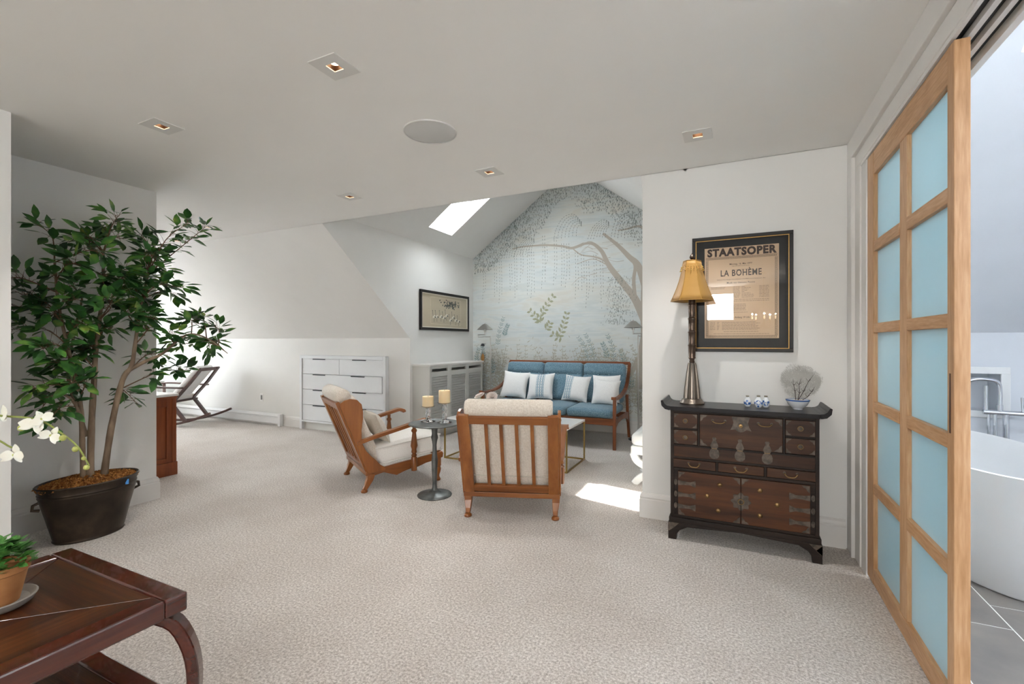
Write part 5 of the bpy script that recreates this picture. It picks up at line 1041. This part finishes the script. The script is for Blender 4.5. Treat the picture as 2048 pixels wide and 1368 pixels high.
def leafy(mb, pts, n, L, w, both=True):
    q = bez([(p[0], 0, p[1]) for p in pts], 10); stroke(mb, pts, .006, .003)
    for i in range(n):
        f = (i + .5) / n * (len(q) - 1.01); a = int(f); p = q[a]; d = (q[a + 1] - q[a]).normalized(); an = math.atan2(d.z, d.x)
        for s in ((-1, 1) if both else (1 if i % 2 else -1,)):
            b_ = an + s * .9; l = L * (1 - .4 * i / n); cx, cz = p.x + math.cos(b_) * l * .55, p.z + math.sin(b_) * l * .55
            dx, dz = math.cos(b_) * l / 2, math.sin(b_) * l / 2; nx, nz = -math.sin(b_) * w / 2, math.cos(b_) * w / 2; STK[0] += 1; y = YP - .0004 - .00002 * (STK[0] % 40)
            mb.add([(cx - dx, y, cz - dz), (cx - dx * .3 + nx, y, cz - dz * .3 + nz), (cx + dx * .4 + nx * .8, y, cz + dz * .4 + nz * .8), (cx + dx, y, cz + dz), (cx + dx * .4 - nx * .8, y, cz + dz * .4 - nz * .8), (cx - dx * .3 - nx, y, cz - dz * .3 - nz)], [(0, 1, 2, 3, 4, 5)])
for P, n in (([(-2.533, 1.499), (-2.544, 1.605), (-2.476, 1.688), (-2.409, 1.791), (-2.331, 1.882)], 7), ([(-2.533, 1.499), (-2.613, 1.586), (-2.717, 1.684)], 4), ([(-2.275, 1.287), (-2.21, 1.39), (-2.166, 1.514), (-2.134, 1.636)], 6), ([(-2.21, 1.30), (-2.275, 1.287), (-2.375, 1.34)], 3), ([(-2.465, 1.393), (-2.42, 1.44), (-2.386, 1.497)], 3)): leafy(ol, P, n, .085, .034)
ol.build('painted_olive_sprigs', 'mural_olive', mur, rec=False)
for P in ([(-3.233, 1.181), (-3.2, 1.4), (-3.134, 1.587)], [(-3.122, 1.313), (-3.1, 1.4), (-3.061, 1.476)], [(-1.817, .90), (-1.86, 1.12), (-1.973, 1.286)], [(-1.724, .90), (-1.78, 1.15), (-1.869, 1.326)], [(-1.473, .9), (-1.49, 1.14), (-1.562, 1.314)], [(-1.562, 1.0), (-1.59, 1.12), (-1.632, 1.205)], [(-1.326, .9), (-1.34, 1.0), (-1.384, 1.107)], [(-3.5, .95), (-3.48, 1.05), (-3.5, 1.16)], [(-3.58, .9), (-3.6, 1.0), (-3.56, 1.12)], [(-3.35, .75), (-3.3, .85), (-3.33, .95)], [(-1.25, .6), (-1.24, .7), (-1.28, .8)]): leafy(te, P, 13, .06, .008)
te.build('painted_ferns', 'mural_teal', mur, rec=False)
for k in range(900):
    x = rnd.uniform(XL + .03, XR - .1); z = .2 + abs(rnd.gauss(0, .42)); 
    if z > 1.35: continue
    dash(pa if k % 3 else lf if False else pa, x, z, rnd.uniform(.03, .07), rnd.uniform(.006, .014), rnd.uniform(.4, 2.7))
for k in range(240):
    x = rnd.uniform(XL + .05, XR - .1); z = .2 + rnd.random() * .72; leafy(pa, [(x, z), (x + rnd.uniform(-.05, .05), z + .12), (x + rnd.uniform(-.1, .1), z + .28)], 6, .045, .013)
pa.build('painted_grasses', 'mural_pale', mur, rec=False)
# ------------------------------------------------------------------ chandelier behind the viewer, mirrored in the poster glass
t = thing('chandelier', 'small brass chandelier with candle bulbs, mirrored in the poster glass', 'chandelier', (.43, -2.2, 1.5))
MB().tube([(0, 0, 0), (0, 0, .885)], .006, 8).lathe([(.001, -.03), (.02, -.02), (.03, .02), (.012, .06), (.001, .06)], 14).lathe([(.001, .866), (.05, .87), (.05, .886), (.001, .886)], 18).build('stem', 'brass', t, smooth=40)
for i in range(5):
    a = 2 * PI * i / 5 + .3; c_, s_ = math.cos(a), math.sin(a)
    ar = MB().tube(bez([(.02 * c_, .02 * s_, .0), (.09 * c_, .09 * s_, -.05), (.17 * c_, .17 * s_, -.01), (.18 * c_, .18 * s_, .04)], 5), .005, 6).lathe([(.001, .04), (.02, .045), (.011, .05), (.011, .1), (.001, .1)], 10, (.18 * c_, .18 * s_, 0)).build('arm', 'brass', t, smooth=50)
    MB().lathe([(.001, .1), (.008, .105), (.013, .125), (.008, .15), (.001, .165)], 10, (.18 * c_, .18 * s_, 0)).build('bulb', 'bulb', ar, smooth=50)
    d = bpy.data.lights.new('chandelier_light_offscreen', 'POINT'); d.energy = 7; d.color = (1, .88, .72); d.shadow_soft_size = .012
    l = bpy.data.objects.new('chandelier_light_offscreen', d); COL.objects.link(l); l.parent = t; l.location = (.18 * c_, .18 * s_, .185)
